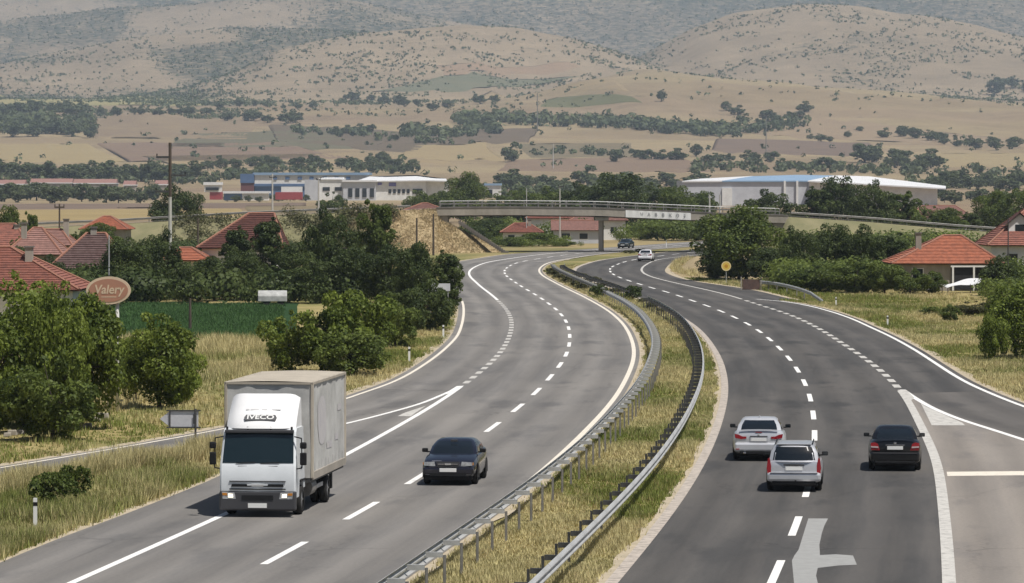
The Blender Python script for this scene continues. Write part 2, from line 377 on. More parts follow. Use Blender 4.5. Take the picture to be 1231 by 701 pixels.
def tz(x, d):
    """height of the built ground mesh at (x, d)"""
    x = np.asarray(x, float); d = np.asarray(d, float)
    r = np.clip(np.searchsorted(_ROWS, d) - 1, 0, len(_ROWS) - 2); f = (d - _ROWS[r]) / (_ROWS[r + 1] - _ROWS[r])
    u = x / d; c = np.clip(np.searchsorted(_u, u) - 1, 0, len(_u) - 2); g = (u - _u[c]) / (_u[c + 1] - _u[c])
    return (_Z[r, c] * (1 - g) + _Z[r, c + 1] * g) * (1 - f) + (_Z[r + 1, c] * (1 - g) + _Z[r + 1, c + 1] * g) * f
def PT(px, py, dmin=60.0):
    """first ground point met by the line of sight through (px, py)"""
    d = np.geomspace(dmin, 11900, 6000); x = (px - CXP) / FPX * d
    zl = CAMH - (py - HOR) / FPX * d
    hit = np.nonzero(tz(x, d) >= zl)[0]
    i = hit[0] if len(hit) else len(d) - 1
    return Vector((x[i], d[i], float(tz(x[i], d[i]))))

def lin(c):  # 8 bit sRGB to linear
    return np.array([((v / 255) / 12.92 if v / 255 <= .04045 else ((v / 255 + .055) / 1.055) ** 2.4) for v in c])
def scrub(x, d, own):
    """how much of the ground is covered by scrub, 0..1"""
    px = CXP + x / d * FPX
    n = fbm(x / 150 + d / 900, d / 330, 71, 5); n2 = fbm(x / 330 + d / 1200, d / 520, 77, 4)
    v = np.zeros_like(x)
    v = np.where(own == 2, .25 * sstep(.5, .7, n) + .75 * sstep(430, 200, px) * sstep(.40, .52, n) + .6 * sstep(690, 800, px) * sstep(.35, .55, n), v)
    v = np.where(own == 3, .55 * sstep(.45, .62, n) * sstep(1230, 980, px) * sstep(780, 900, px) + .7 * sstep(830, 770, px), v)
    v = np.where(own == 4, .10 + .85 * sstep(.42, .60, n2 * .5 + n * .5), v)
    v = np.where(own == 5, .10 + .85 * sstep(.42, .58, n2 * .6 + n * .4), v)
    v = np.where(own == 6, .80 + .20 * sstep(.36, .52, n2) - .75 * sstep(.52, .60, n2) * sstep(520, 250, px), v)
    v = np.where((own <= 1) & (d > 4300), .35 * sstep(.58, .7, n), v)
    v = np.where((own == 0) & (d > 4200) & (px < 500), .6 * sstep(.45, .6, n), v)
    return np.clip(v, 0, 1)
_veg = scrub(_X, _D, _OWN)
dry = np.array([.250, .190, .118]); pale = np.array([.295, .232, .138]); olive = np.array([.165, .165, .058]); earth = np.array([.23, .165, .115]); green = np.array([.060, .068, .030])
n1 = fbm(_X / 9, _D / 14, 5, 4)[..., None]; n3 = fbm(_X / 300, _D / 260, 9, 4)[..., None]
near = olive * (1 - sstep(.35, .65, n1)) + np.array([.34, .275, .125]) * sstep(.35, .65, n1)
farc = dry * (1 - sstep(.42, .6, n3)) + pale * sstep(.42, .6, n3)
farc = farc * (1 - .55 * sstep(.56, .66, fbm(_X / 500, _D / 160, 19, 3))[..., None]) + earth * .55 * sstep(.56, .66, fbm(_X / 500, _D / 160, 19, 3))[..., None]
hillc = np.array([.270, .210, .140]) * (.80 + .40 * n3) * (.9 + .2 * fbm(_X / 90, _D / 200, 44, 3)[..., None])
k1 = sstep(420, 900, _D)[..., None]; k2 = sstep(4600, 5600, _D)[..., None]
gc = near * (1 - k1) + farc * k1; gc = gc * (1 - k2) + hillc * k2
gcol = np.concatenate([gc, np.ones(gc.shape[:2] + (1,))], -1).astype(np.float32)

def ground_material():
    m = bpy.data.materials.new('ground_cover'); m.use_nodes = True; t = m.node_tree; N = t.nodes; L = t.links
    b = N['Principled BSDF']; b.inputs['Roughness'].default_value = .95; b.inputs['Specular IOR Level'].default_value = .1
    a = N.new('ShaderNodeAttribute'); a.attribute_name = 'cover'; v = N.new('ShaderNodeAttribute'); v.attribute_name = 'scrub'
    ge = N.new('ShaderNodeNewGeometry')
    def noise(sc, det=4, rough=.6):
        n = N.new('ShaderNodeTexNoise'); n.inputs['Scale'].default_value = sc; n.inputs['Detail'].default_value = det; n.inputs['Roughness'].default_value = rough
        L.new(ge.outputs['Position'], n.inputs['Vector']); return n.outputs['Fac']
    def rng_(val, a0, a1, b0=0., b1=1.):
        mr = N.new('ShaderNodeMapRange'); mr.inputs['From Min'].default_value = a0; mr.inputs['From Max'].default_value = a1; mr.inputs['To Min'].default_value = b0; mr.inputs['To Max'].default_value = b1
        L.new(val, mr.inputs['Value']); return mr.outputs[0]
    fine = rng_(noise(1.7, 5), .3, .7, .78, 1.2); big = rng_(noise(.02, 5), .3, .7, .86, 1.14)
    mu = N.new('ShaderNodeMath'); mu.operation = 'MULTIPLY'; L.new(fine, mu.inputs[0]); L.new(big, mu.inputs[1])
    sc = N.new('ShaderNodeVectorMath'); sc.operation = 'SCALE'; L.new(a.outputs['Color'], sc.inputs[0]); L.new(mu.outputs[0], sc.inputs['Scale'])
    # scrub: threshold a patchy noise by the local density
    nz = noise(.055, 7, .85)
    th = N.new('ShaderNodeMath'); th.operation = 'ADD'; L.new(nz, th.inputs[0])
    dv = rng_(v.outputs['Fac'], 0, 1, -.13, .035); L.new(dv, th.inputs[1])
    f = rng_(th.outputs[0], .46, .54)
    mx = N.new('ShaderNodeMix'); mx.data_type = 'RGBA'; L.new(f, mx.inputs['Factor']); L.new(sc.outputs[0], mx.inputs['A']); mx.inputs['B'].default_value = (.052, .060, .040, 1)
    L.new(mx.outputs['Result'], b.inputs['Base Color'])
    return m
M['ground'] = ground_material()
nr, nc = _X.shape
idx = np.arange(nr * nc).reshape(nr, nc)
loops = np.stack([idx[:-1, :-1], idx[:-1, 1:], idx[1:, 1:], idx[1:, :-1]], -1).reshape(-1)
me = mesh_np('ground', np.stack([_X, _D, _Z], -1).reshape(-1, 3), loops, 4, M['ground'], True)
at = me.attributes.new('cover', 'FLOAT_COLOR', 'POINT'); at.data.foreach_set('color', gcol.reshape(-1))
at = me.attributes.new('scrub', 'FLOAT', 'POINT'); at.data.foreach_set('value', _veg.astype(np.float32).reshape(-1))
put(data_obj('ground', me), kind='structure')

# ------------------------------------------------------------------ road surfaces and markings
def ribbon_mesh(name, fl, fr, d0, d1, z, material, step=2.0, nlat=6, ref=None):
    n = max(2, int((d1 - d0) / step) + 1); d = np.linspace(d0, d1, n); a = np.asarray(fl(d), float) * np.ones(n); b = np.asarray(fr(d), float) * np.ones(n)
    s = np.linspace(0, 1, nlat + 1); X = a[:, None] * (1 - s) + b[:, None] * s; Dd = np.repeat(d[:, None], nlat + 1, 1)
    Z = np.full_like(X, z) if not callable(z) else z(X, Dd)
    idx = np.arange(X.size).reshape(X.shape)
    lp = np.stack([idx[:-1, :-1], idx[:-1, 1:], idx[1:, 1:], idx[1:, :-1]], -1).reshape(-1)
    me = mesh_np(name, np.stack([X, Dd, Z], -1).reshape(-1, 3), lp, 4, material)
    rf = ref(d) if ref else a
    uv = me.uv_layers.new(name='road'); U = np.stack([X - np.asarray(rf)[:, None], Dd], -1).reshape(-1, 2)[lp]
    uv.data.foreach_set('uv', U.astype(np.float32).ravel())
    return me
def ribbon(name, *a, parent=None, kind=None, **k):
    o = data_obj(name, ribbon_mesh(name, *a, **k), parent)
    if kind: put(o, kind=kind)
    return o
road_l = ribbon('road', left_edge, lambda d: LI(d) + .32, 60, 900, 0.0, M['asphalt_left'], ref=LD, nlat=8, kind='structure')
road_r = ribbon('road', lambda d: RI(d) - .14, right_edge, 60, 900, 0.0, M['asphalt_right'], ref=RD, nlat=8, kind='structure')
ramp_l = ribbon('slip_road', lambda d: LROUT(d) - .4, lambda d: LRIN(d) + .4, 90, 196, -.006, M['asphalt_left'], ref=LRIN, kind='structure')
ramp_r = ribbon('slip_road', RGORE, lambda d: RRAMP(d) + .4, 80, 193, -.003, M['asphalt_ramp'], ref=RGORE, kind='structure')
gore_r = ribbon('gore_area', lambda d: RO(d) + .1, lambda d: np.maximum(RGORE(d), RO(d) + .15), 60, 191, .004, M['asphalt_gore'], ref=RO, kind='structure')
ribbon('road_shoulder', lambda d: LI(d) + .30, lambda d: LI(d) + .62 + .15 * np.sin(d * .9) * np.sin(d * .23), 60, 520, -.012, M['sand'], kind='structure', step=1)
ribbon('road_shoulder', lambda d: RI(d) - .22 - .3 * vnoise(d * .35, d * 0, 4), lambda d: RI(d) - .10, 60, 520, -.012, M['sand'], kind='structure', step=1)
ribbon('road_shoulder', lambda d: left_edge(d) - .30 - .35 * vnoise(d * .35, d * 0, 5), lambda d: left_edge(d) + .05, 60, 141, -.012, M['sand'], kind='structure', step=1)
ribbon('road_shoulder', lambda d: LROUT(d) - .75 - .3 * vnoise(d * .3, d * 0, 6), lambda d: LROUT(d) - .38, 100, 560, -.014, M['sand'], kind='structure', step=1)
ribbon('road_shoulder', lambda d: np.where(d < 338, RRAMP(d) + .38, RPAVE(d)), lambda d: np.where(d < 338, RRAMP(d) + .75, RPAVE(d) + .5) + .3 * vnoise(d * .3, d * 0, 8), 100, 560, -.012, M['sand'], kind='structure', step=1)

MZ = .006
def line(name, f, w, d0, d1, m, parent, z=MZ, step=2.0):
    return ribbon(name, lambda d: f(d) - w / 2, lambda d: f(d) + w / 2, d0, d1, z, m, parent=parent, nlat=1, step=step)
def dashes(name, f, w, d0, d1, period, length, m, parent):
    d = d0
    while d < d1:
        line(name, f, w, d, d + length, m, parent, step=length / 3); d += period
PER = 13.77
dashes('lane_dash', LD, .21, 103.6 - 2 * PER, 720, PER, PER * .47, M['paint'], road_l)
dashes('lane_dash', RD, .21, 98.2 - 2 * PER, 720, PER, PER * .47, M['paint'], road_r)
line('edge_line', LO, .22, 60, 194, M['paint'], road_l)
dashes('merge_dash', LO, .30, 197, 336, 5.0, 2.6, M['paint_worn'], road_l)
line('edge_line', LO, .24, 337, 760, M['paint'], road_l)
line('edge_line', LI, .22, 60, 760, M['paint_cream'], road_l)
line('edge_line', LROUT, .18, 100, 335, M['paint_cream'], road_l, z=.008)
line('gore_line', LRIN, .20, 100, 192, M['paint'], road_l, z=.008)
line('edge_line', RI, .32, 60, 760, M['paint_dusty'], road_r)
line('edge_line', RO, .33, 60, 190, M['paint_worn'], road_r, z=.010)
dashes('merge_dash', RO, .34, 193, 338, 5.4, 2.9, M['paint_worn'], road_r)
line('edge_line', RO, .24, 340, 760, M['paint_worn'], road_r)
line('edge_line', RRAMP, .22, 100, 340, M['paint'], road_r, z=.008)
line('gore_line', RGORE, .26, 80, 191, M['paint'], gore_r, z=.011)
# chevrons of the gore areas
def poly_sheet(name, pts, z, m, parent):
    return data_obj(name, mesh_from(name, [(p.x, p.y, z) for p in pts], [tuple(range(len(pts)))], m), parent)
poly_sheet('chevron', [G(1107, 485), G(1113, 489), G(1157, 508.5), G(1160, 511.5), G(1120, 511.5)], .008, M['paint_worn'], gore_r)
poly_sheet('cross_bar', [G(1138, 567.5), G(1300, 566), G(1300, 571), G(1139, 572.5)], .008, M['paint_cream'], gore_r)
poly_sheet('chevron', [G(486, 496.5), G(512, 488), G(500, 496), G(494, 500.5), G(478, 500.5)], .006, M['paint_worn'], road_l)
poly_sheet('tip_fill', [G(1079, 469), G(1090, 469.3), G(1099, 478.5), G(1094, 483)], .013, M['paint_worn'], gore_r)
poly_sheet('tip_fill', [G(558, 464), G(549, 464.5), G(533, 474.5), G(538, 474)], .012, M['paint'], road_l)
poly_sheet('repair_patch', [G(*p) for p in [(971.7,623.5),(995.5,623.5),(991,632),(988,641),(985,655),(985.7,667.5),(1005,666.5),(1025.5,668),(1030,679),(1008,680),(983,683),(981,692),(983,701),(985,760),(945,760),(954.5,701),(952,674),(955,668),(960,661),(965,645)][::-1]], .004, M['patch'], road_r)

# ------------------------------------------------------------------ guard rails
def w_beam_mesh():
    """two-wave steel beam along +X, length 1, outer side facing -Y"""
    prof = [(.0, .155), (-.02, .15), (-.055, .115), (-.08, .085), (-.08, .065), (-.03, .02), (-.03, -.02), (-.08, -.065), (-.08, -.085), (-.055, -.115), (-.02, -.15), (.0, -.155)]
    b = MB(); n = len(prof)
    vs = [(x, p[0] + o, p[1]) for x in (0, 1) for o in (0, .006) for p in prof]
    fs = []
    for i in range(n - 1):
        fs.append((i, i + 1, 2 * n + i + 1, 2 * n + i)); fs.append((n + i + 1, n + i, 3 * n + i, 3 * n + i + 1))
    fs += [(0, 2 * n, 3 * n, n), (n - 1, 2 * n - 1, 4 * n - 1, 3 * n - 1)]
    return mesh_from('rail_beam', vs, fs, M['steel'], False)
BEAM = w_beam_mesh()
BEAM_OLD = BEAM.copy(); BEAM_OLD.materials[0] = M['steel_dull']
pm = MB(); pm.box((0, 0, .37), (.10, .012, .78)); pm.box((-.044, .028, .37), (.012, .056, .78)); pm.box((.044, .028, .37), (.012, .056, .78))
POST = pm.mesh('post', M['steel_dull']); POST_D = pm.mesh('post', M['steel_dark'])
sm_ = MB(); sm_.box((0, 0, 0), (.11, .40, .018)); sm_.box((.045, 0, -.06), (.02, .40, .11)); sm_.box((-.045, 0, -.06), (.02, .40, .11))
SPACER = sm_.mesh('spacer', M['steel']); SPACER_D = sm_.mesh('spacer', M['steel_dark'])
def guardrail(label, fbeam, side, d0, d1, per, dark, d_old, h=.72, zf=None, pitch=4):
    """side +1: beam faces +X with its posts on the -X side"""
    root = empty('guardrail', (float(fbeam(d0)), d0, 0), 0, label, 'guardrail', None)
    org = Vector((float(fbeam(d0)), d0, 0))
    d = d0; k = 0
    while d < d1 - .1:
        dn = min(d + per, d1)
        a = Vector((float(fbeam(d)), d, zf(d) if zf else 0)); b = Vector((float(fbeam(dn)), dn, zf(dn) if zf else 0))
        t = b - a; ang = math.atan2(t.y, t.x)
        ex = .04
        rz = ang if side > 0 else ang + math.pi
        st = a if side > 0 else b
        pit = -math.atan2(t.z, math.hypot(t.x, t.y)) * (1 if side > 0 else -1)
        o = data_obj('rail_beam', BEAM_OLD if d > d_old else BEAM, root, st - org + Vector((0, 0, h)), (0, pit, rz), (t.length + ex, 1, 1))
        nrm = Vector((-math.sin(rz), math.cos(rz), 0))       # away from traffic
        data_obj('spacer', SPACER_D if dark else SPACER, root, a - org + nrm * .20 + Vector((0, 0, h + (.10 if not dark else .06))), (0, 0, rz))
        data_obj('post', POST_D if dark else POST, root, a - org + nrm * .42, (0, 0, rz), (1, 1, h / .72))
        d = dn; k += 1
    return root
guardrail('galvanised median guardrail along the left carriageway, seen from its post side', lambda d: LI(d) + 1.05, -1, 88, 336, 3.25, False, 330)
guardrail('pale median guardrail with black spacers beside the right carriageway', lambda d: RI(d) - 1.05, 1, 84, 318, 3.35, True, 330)
guardrail('dull overgrown median guardrail beyond the gap, left carriageway side', lambda d: LI(d) + 1.25, -1, 346, 446, 3.6, False, 0)
guardrail('dull overgrown median guardrail beyond the gap, right carriageway side', lambda d: RI(d) - 1.15, 1, 338, 446, 3.6, True, 0)

# ------------------------------------------------------------------ fields on the plain and the slopes
def field(name, quad, c1, c2, lift=None, n=(40, 14), scale=.03, stretch=None):
    P = [PT(*q) for q in quad]
    if P[0].y > 600: c1, c2 = [tuple(.70 * v for v in c) for c in (c1, c2)]
    m = mat(name + '_cover', c1, c2, scale=scale, rough=.95, spec=.1, detail=6, stretch=stretch)
    nu, nv = n; V = []
    for j in range(nv + 1):
        for i in range(nu + 1):
            s, t = i / nu, j / nv
            p = (P[0] * (1 - s) + P[1] * s) * (1 - t) + (P[3] * (1 - s) + P[2] * s) * t
            w = (vnoise(p.x / (p.y * .004) + 3, p.y / (p.y * .02), 8) - .5) * p.y * .004   # ragged border
            if j in (0, nv): p = p + Vector((0, float(w) * 9, 0))
            if i in (0, nu): p = p + Vector((float(w) * 2, 0, 0))
            V.append((p.x, p.y))
    V = np.array(V); L_ = lift if lift is not None else .2 + V[:, 1] * .00014
    Z = tz(V[:, 0], V[:, 1]) + L_
    gi = np.arange(len(V)); edge = (gi % (nu + 1) == 0) | (gi % (nu + 1) == nu) | (gi // (nu + 1) == 0) | (gi // (nu + 1) == nv)
    Z = np.where(edge & (V[:, 1] > 900), Z - L_ - .6, Z)
    idx = np.arange((nu + 1) * (nv + 1)).reshape(nv + 1, nu + 1)
    lp = np.stack([idx[:-1, :-1], idx[:-1, 1:], idx[1:, 1:], idx[1:, :-1]], -1).reshape(-1)
    return put(data_obj(name, mesh_np(name, np.c_[V, Z], lp, 4, m, True)), kind='structure')
straw, tan, rose, plough, gg = (.44, .35, .195), (.36, .275, .17), (.31, .225, .15), (.155, .12, .09), (.175, .17, .105)
field('crop_field', [(60, 407), (335, 410), (345, 365.5), (90, 365.5)], (.020, .048, .018), (.032, .066, .024), lift=.02, scale=.6)
field('stubble_field', [(-150, 270), (300, 261), (296, 251.5), (-150, 254)], (.46, .35, .17), (.38, .29, .14))
field('fallow_field', [(-150, 253), (380, 249.5), (380, 244.5), (-150, 247)], (.22, .165, .13), (.27, .2, .15))
field('fallow_field', [(300, 261), (480, 257), (470, 247), (290, 248)], (.33, .26, .15), (.25, .2, .13))
field('stubble_field', [(-150, 194), (150, 197), (105, 172), (-150, 174)], straw, (.40, .31, .165))
field('ploughed_field', [(150, 197), (440, 193), (330, 170), (110, 172)], rose, (.26, .18, .14))
field('stubble_field', [(205, 200), (560, 196), (420, 183), (160, 188)], (.42, .32, .18), tan)
field('pasture', [(190, 178), (430, 181), (400, 152), (230, 160)], (.215, .185, .125), gg)
field('ploughed_field', [(330, 172), (500, 186), (540, 160), (318, 150)], (.17, .135, .095), (.21, .165, .115))
field('stubble_field', [(-150, 126), (245, 128), (215, 117), (-150, 104)], (.45, .385, .19), (.34, .31, .15))
field('ploughed_field', [(110, 168), (300, 170), (310, 140), (110, 143)], (.29, .215, .15), tan)
field('pasture', [(436, 113), (575, 107), (706, 93), (545, 90)], (.195, .2, .125), (.23, .22, .14))
field('stubble_field', [(540, 89), (700, 82), (690, 76), (525, 79)], (.42, .29, .19), (.37, .27, .18))
field('stubble_field', [(548, 122), (760, 112), (740, 97), (590, 107)], (.44, .335, .19), tan)
field('pasture', [(655, 128), (775, 124), (760, 117), (668, 117)], (.17, .175, .085), (.2, .19, .1))
field('ploughed_field', [(440, 178), (640, 172), (650, 152), (520, 158)], (.18, .14, .10), (.22, .17, .12))
field('stubble_field', [(470, 192), (610, 194), (580, 172), (500, 174)], (.40, .30, .17), straw)
field('ploughed_field', [(600, 206), (860, 208), (820, 188), (610, 192)], rose, (.27, .19, .14))
field('fallow_field', [(640, 190), (760, 190), (760, 172), (620, 172)], (.22, .19, .12), (.28, .22, .14))
field('stubble_field', [(1090, 200), (1400, 203), (1400, 184), (1110, 184)], straw, (.40, .31, .18))
field('ploughed_field', [(850, 182), (1060, 190), (1040, 172), (860, 166)], (.26, .19, .14), (.22, .165, .13))
field('stubble_field', [(880, 160), (1080, 172), (1400, 176), (980, 140)], (.41, .31, .2), (.35, .26, .175))
field('stubble_field', [(820, 206), (1000, 210), (990, 196), (830, 194)], tan, rose)

# ------------------------------------------------------------------ embankments of the overpass
BY = 577.0
ZT = lambda x: np.interp(x, [-140, -100, -55, -36, -10, 0, 12, 15.3, 24.5, 29, 38, 49, 61, 80, 140], [.6, 2.0, 3.9, 5.0, 6.0, 6.08, 5.95, 5.8, 5.4, 5.2, 4.95, 4.25, 3.2, 1.9, .2])
M['dry_bank'] = mat('dry_bank_grass', (.42, .325, .19), (.32, .25, .14), scale=.45, rough=.95, detail=8, bump=.8, bscale=3)
def emb_z(x, y):
    x = np.asarray(x, float); by = np.clip(x + 10.4, 0, None)
    return ZT(np.where(by > 0, -10.4, x)) - .12 - np.clip(np.abs(y - BY) - 4.6, 0, None) / 1.75 - by / 1.95 - np.where(by > 0, 1.1 * sstep(0, .4, by), 0)
M['olive_bank'] = mat('olive_bank_grass', (.24, .215, .12), (.17, .165, .085), scale=.35, rough=.95, detail=8, bump=.8, bscale=3)
def embankment(x0, x1, xe, sgn, slope_end, m='dry_bank'):
    nx, ny = 160, 56; xs = np.linspace(x0, x1, nx); ys = np.linspace(BY - 16, BY + 16, ny)
    X, Y = np.meshgrid(xs, ys)
    beyond = np.clip((X - xe) * sgn, 0, None)
    top = ZT(np.where(beyond > 0, xe, X)) - .12
    Z = top - np.clip(np.abs(Y - BY) - 4.6, 0, None) / 1.75 - beyond / slope_end - np.where(beyond > 0, 1.1 * sstep(0, .4, beyond), 0)
    Z = Z + (fbm(X / 1.6, Y / 1.6, 23, 3) - .5) * .22 * (np.abs(Y - BY) > 4.4)
    Z = np.maximum(Z, -.4)
    idx = np.arange(nx * ny).reshape(ny, nx); lp = np.stack([idx[:-1, :-1], idx[:-1, 1:], idx[1:, 1:], idx[1:, :-1]], -1).reshape(-1)
    put(data_obj('embankment', mesh_np('embankment', np.stack([X, Y, Z], -1).reshape(-1, 3), lp, 4, M[m], True)), kind='structure')
embankment(-140, -18, 0, 1, 1.95, 'olive_bank'); embankment(-18, 1.5, -10.4, 1, 1.95)
embankment(31, 140, 37.6, -1, 1.3, 'olive_bank')
def grade(name, x0, x1, w, dz, m):
    n = 60; V = []; 
    for i in range(n + 1):
        x = x0 + (x1 - x0) * i / n; z = float(ZT(x)) + dz
        V += [(x, BY - w, z), (x, BY + w, z)]
    F = [(2 * i, 2 * i + 2, 2 * i + 3, 2 * i + 1) for i in range(n)]
    me = mesh_from(name, V, F, m); uv = me.uv_layers.new(name='road')
    for l, lo in zip(uv.data, me.loops): l.uv = (me.vertices[lo.vertex_index].co.y - BY, me.vertices[lo.vertex_index].co.x)
    return put(data_obj(name, me), kind='structure')
grade('road', -140, -10.5, 3.6, .0, M['asphalt_gore']); grade('road', 38, 140, 3.6, .0, M['asphalt_gore'])
# grassy knoll beside the right carriageway
def knoll():
    n = 40; V = []; F = []
    for j in range(n + 1):
        for i in range(n + 1):
            s, t = i / n * 2 - 1, j / n * 2 - 1
            y = 462 + t * 52; x0 = float(RPAVE(y)) + .5; x = x0 + (s + 1) * 7
            r = max(0, 1 - t * t) * max(0, 1 - (s * .95) ** 4) * min(1, (s + 1) * 2.6)
            V.append((x, y, -.06 + 1.35 * r + .25 * r * (float(fbm(x / 2, y / 5, 4, 3)) - .5)))
    for j in range(n):
        for i in range(n):
            a = j * (n + 1) + i; F.append((a, a + 1, a + n + 2, a + n + 1))
    put(data_obj('grass_knoll', mesh_from('grass_knoll', V, F, M['dry_bank'], True)), kind='structure')
knoll()

# ------------------------------------------------------------------ overpass
ov = empty('overpass', (12, BY, 0), 0, 'concrete road bridge crossing over both carriageways', 'bridge')
OO = Vector((12, BY, 0))
def sweep(name, x0, x1, prof, m, n=36):
    """prof: (y offset, z offset from the deck line) closed polygon, swept along the bridge"""
    k = len(prof); V = []; F = []
    for i in range(n + 1):
        x = x0 + (x1 - x0) * i / n; z = float(ZT(x))
        V += [(x - OO.x, p[0], z + p[1]) for p in prof]
    for i in range(n):
        for j in range(k):
            a = i * k + j; b = i * k + (j + 1) % k; F.append((a, b, b + k, a + k))
    F += [tuple(range(k))[::-1], tuple(range(n * k, n * k + k))]
    b = MB(); b.add(V, F); return b.build(name, m, ov)
sweep('deck_slab', -10.4, 38, [(-4.6, -.03), (4.6, -.03), (4.6, -.35), (-4.6, -.35)], M['asphalt_ramp'])
for s in (-1, 1):
    fa = sweep('fascia_beam', -10.4, 38, [(s * 4.62, .02), (s * 5.0, .02), (s * 5.0, -.98), (s * 4.62, -.98)], M['concrete'])
    sweep('kerb', -10.4, 38, [(s * 4.2, .16), (s * 5.06, .16), (s * 5.06, .025), (s * 4.2, .025)], M['concrete_dark'])
for yy in (-3.2, -1.1, 1.1, 3.2):
    sweep('girder', -10.4, 38, [(yy - .3, -.355), (yy + .3, -.355), (yy + .3, -1.15), (yy - .3, -1.15)], M['concrete_dark'])
x = -10.0; k = 0
pr = MB(); pr.box((0, 0, .40), (.11, .11, .8)); PM = pr.mesh('railing_post', M['steel_dull'])
hr = MB(); hr.box((.5, 0, 0), (1, .05, .14)); HM = hr.mesh('railing_bar', M['steel_dull'])
tr_ = MB(); tr_.tube((0, 0, 0), (1, 0, 0), .04, n=6); TM = tr_.mesh('hand_rail', M['steel'])
while x < 37.9:
    for s in (-1, 1):
        data_obj('railing_post', PM, ov, (x - OO.x, s * 4.75, float(ZT(x)) + .14))
        t = Vector((1.95, 0, float(ZT(x + 1.95) - ZT(x))))
        if x + 1.95 < 38.2:
            data_obj('railing_bar', HM, ov, (x - OO.x, s * (4.75 + .09), float(ZT(x)) + .60), (0, -math.atan2(t.z, t.x), 0), (t.length, 1, 1))
            data_obj('hand_rail', TM, ov, (x - OO.x, s * 4.75, float(ZT(x)) + .97), (0, -math.atan2(t.z, t.x), 0), (t.length, 1, 1))
    x += 1.95
pxs = G(723.5, 303).x
for yy in (-2.6, 2.6):
    b = MB(); b.box((pxs - OO.x + .12 * (1 if yy > 0 else -1), yy, 2.3), (.58, .9, 4.9)); b.build('pier', M['concrete_dark'] if yy > 0 else M['concrete'], ov, bevel=.06)  # rear pier in darker concrete: its shade is put into the colour
b = MB(); b.box((pxs - OO.x, 0, 4.55), (1.9, 9.0, .5)); b.build('pier_cap', M['concrete'], ov, bevel=.04)
for xx, w in ((-10.0, 2.4), (37.2, 2.4)):
    b = MB(); b.box((xx - OO.x, 0, float(ZT(xx)) - 1.75), (w, 9.4, 1.5)); b.build('abutment', M['concrete'], ov, bevel=.03)
# banner
ban = empty('banner', (20.05, BY - 5.05, 0), 0, 'long white banner with grey lettering hung on the bridge side', 'banner')
V = []; n = 40
x0, x1 = G(752, 303).x, 24.6
for i in range(n + 1):
    x = x0 + (x1 - x0) * i / n; z = float(ZT(x)); w = .03 * math.sin(i * 1.3)
    V += [(x - 20.05, w - .03, z - .02), (x - 20.05, w * .6 - .03, z - 1.0)]
V2 = [(a, b + .012, c) for a, b, c in V]
b = MB(); nv_ = len(V); b.add(V + V2, [(2 * i, 2 * i + 1, 2 * i + 3, 2 * i + 2) for i in range(n)] + [(nv_ + 2 * i, nv_ + 2 * i + 2, nv_ + 2 * i + 3, nv_ + 2 * i + 1) for i in range(n)])
M['banner'] = mat('banner_cloth', (.82, .82, .80), (.74, .74, .73), scale=1.0, rough=.7)
M['banner_ink'] = mat('banner_ink', (.20, .20, .22), rough=.7)
b.build('cloth', M['banner'], ban, fix=False)
for i, ch in enumerate('ЧАВВКО3'):
    x = 17.85 + i * .98; z = float(ZT(x)) - .5
    data_obj('letter', text_mesh(ch, .62, M['banner_ink'], .005), ban, (x - 20.05, -.085, z))
# stair down the left bank
st = empty('bank_stair', (-6, BY - 8, 0), 0, 'dark stepped drain running down the left bridge embankment', 'drain')
b = MB()
for i in range(26):
    t = i / 25; p = Vector((-7.2 + 6.6 * t, -4.2 - 4.2 * t + 8, 0))
    zz = max(0, 4.3 * (1 - t) - .15)
    b.box((p.x + 6, p.y, zz - .1), (.34, 1.1, .55))
b.build('step_run', M['concrete_dark'], st)

def rail_run(label, pts, h=.75, m=None):
    root = empty('guardrail', pts[0], 0, label, 'guardrail'); o0 = Vector(pts[0])
    for a, b_ in zip(pts[:-1], pts[1:]):
        a = Vector(a); b_ = Vector(b_); t = b_ - a
        data_obj('rail_beam', m or BEAM, root, a - o0 + Vector((0, 0, h)), (0, -math.atan2(t.z, math.hypot(t.x, t.y)), math.atan2(t.y, t.x)), (t.length, 1, 1))
        data_obj('post', POST, root, a - o0 + Vector((0, .05, -.05)), None, (1, 1, max(.2, h / .72)))
    return root
rail_run('long guardrail on the embankment road right of the bridge', [(x, BY - 4.1, float(ZT(x)) - .05) for x in np.arange(38.4, 92, 4)], .5, BEAM_OLD)
rail_run('long guardrail on the embankment road left of the bridge', [(x, BY - 4.1, float(ZT(x)) - .05) for x in np.arange(-86, -11, 4)], .5, BEAM_OLD)
# short rail beside the right slip road, running down into the ground
q = [(905,347.5),(913,347.6),(924,348.5),(934,350),(946,352.5),(958,355.8),(967,359),(974.5,362)]
rl = [tuple(G(a, b)) for a, b in q]
r_ = rail_run('short white guardrail bending into the ground right of the road', rl, .62)
e0 = Vector(rl[0]); a_ = Vector(rl[-1]); b_ = G(990, 364.5)
t = (b_ - Vector((0, 0, .55))) - a_
data_obj('rail_beam', BEAM, r_, a_ - e0 + Vector((0, 0, .62)), (0, -math.atan2(t.z, math.hypot(t.x, t.y)), math.atan2(t.y, t.x)), (t.length, 1, 1))
# brown parapet panel between white posts beside it
cp = G(903, 349); cv = empty('culvert_parapet', cp, 0, 'low brown parapet panel between two white posts by the roadside', 'parapet')
b = MB(); b.box((0, .2, .50), (1.55, .16, .9)); b.build('panel', mat('brown_panel', (.13, .08, .065), (.08, .055, .05), scale=2, rough=.8), cv, bevel=.02)
for s in (-.88, .88):
    b = MB(); b.box((s, .1, .58), (.10, .10, 1.2)); b.build('post', M['sign_back'] if 'sign_back' in M else M['concrete'], cv, bevel=.02)

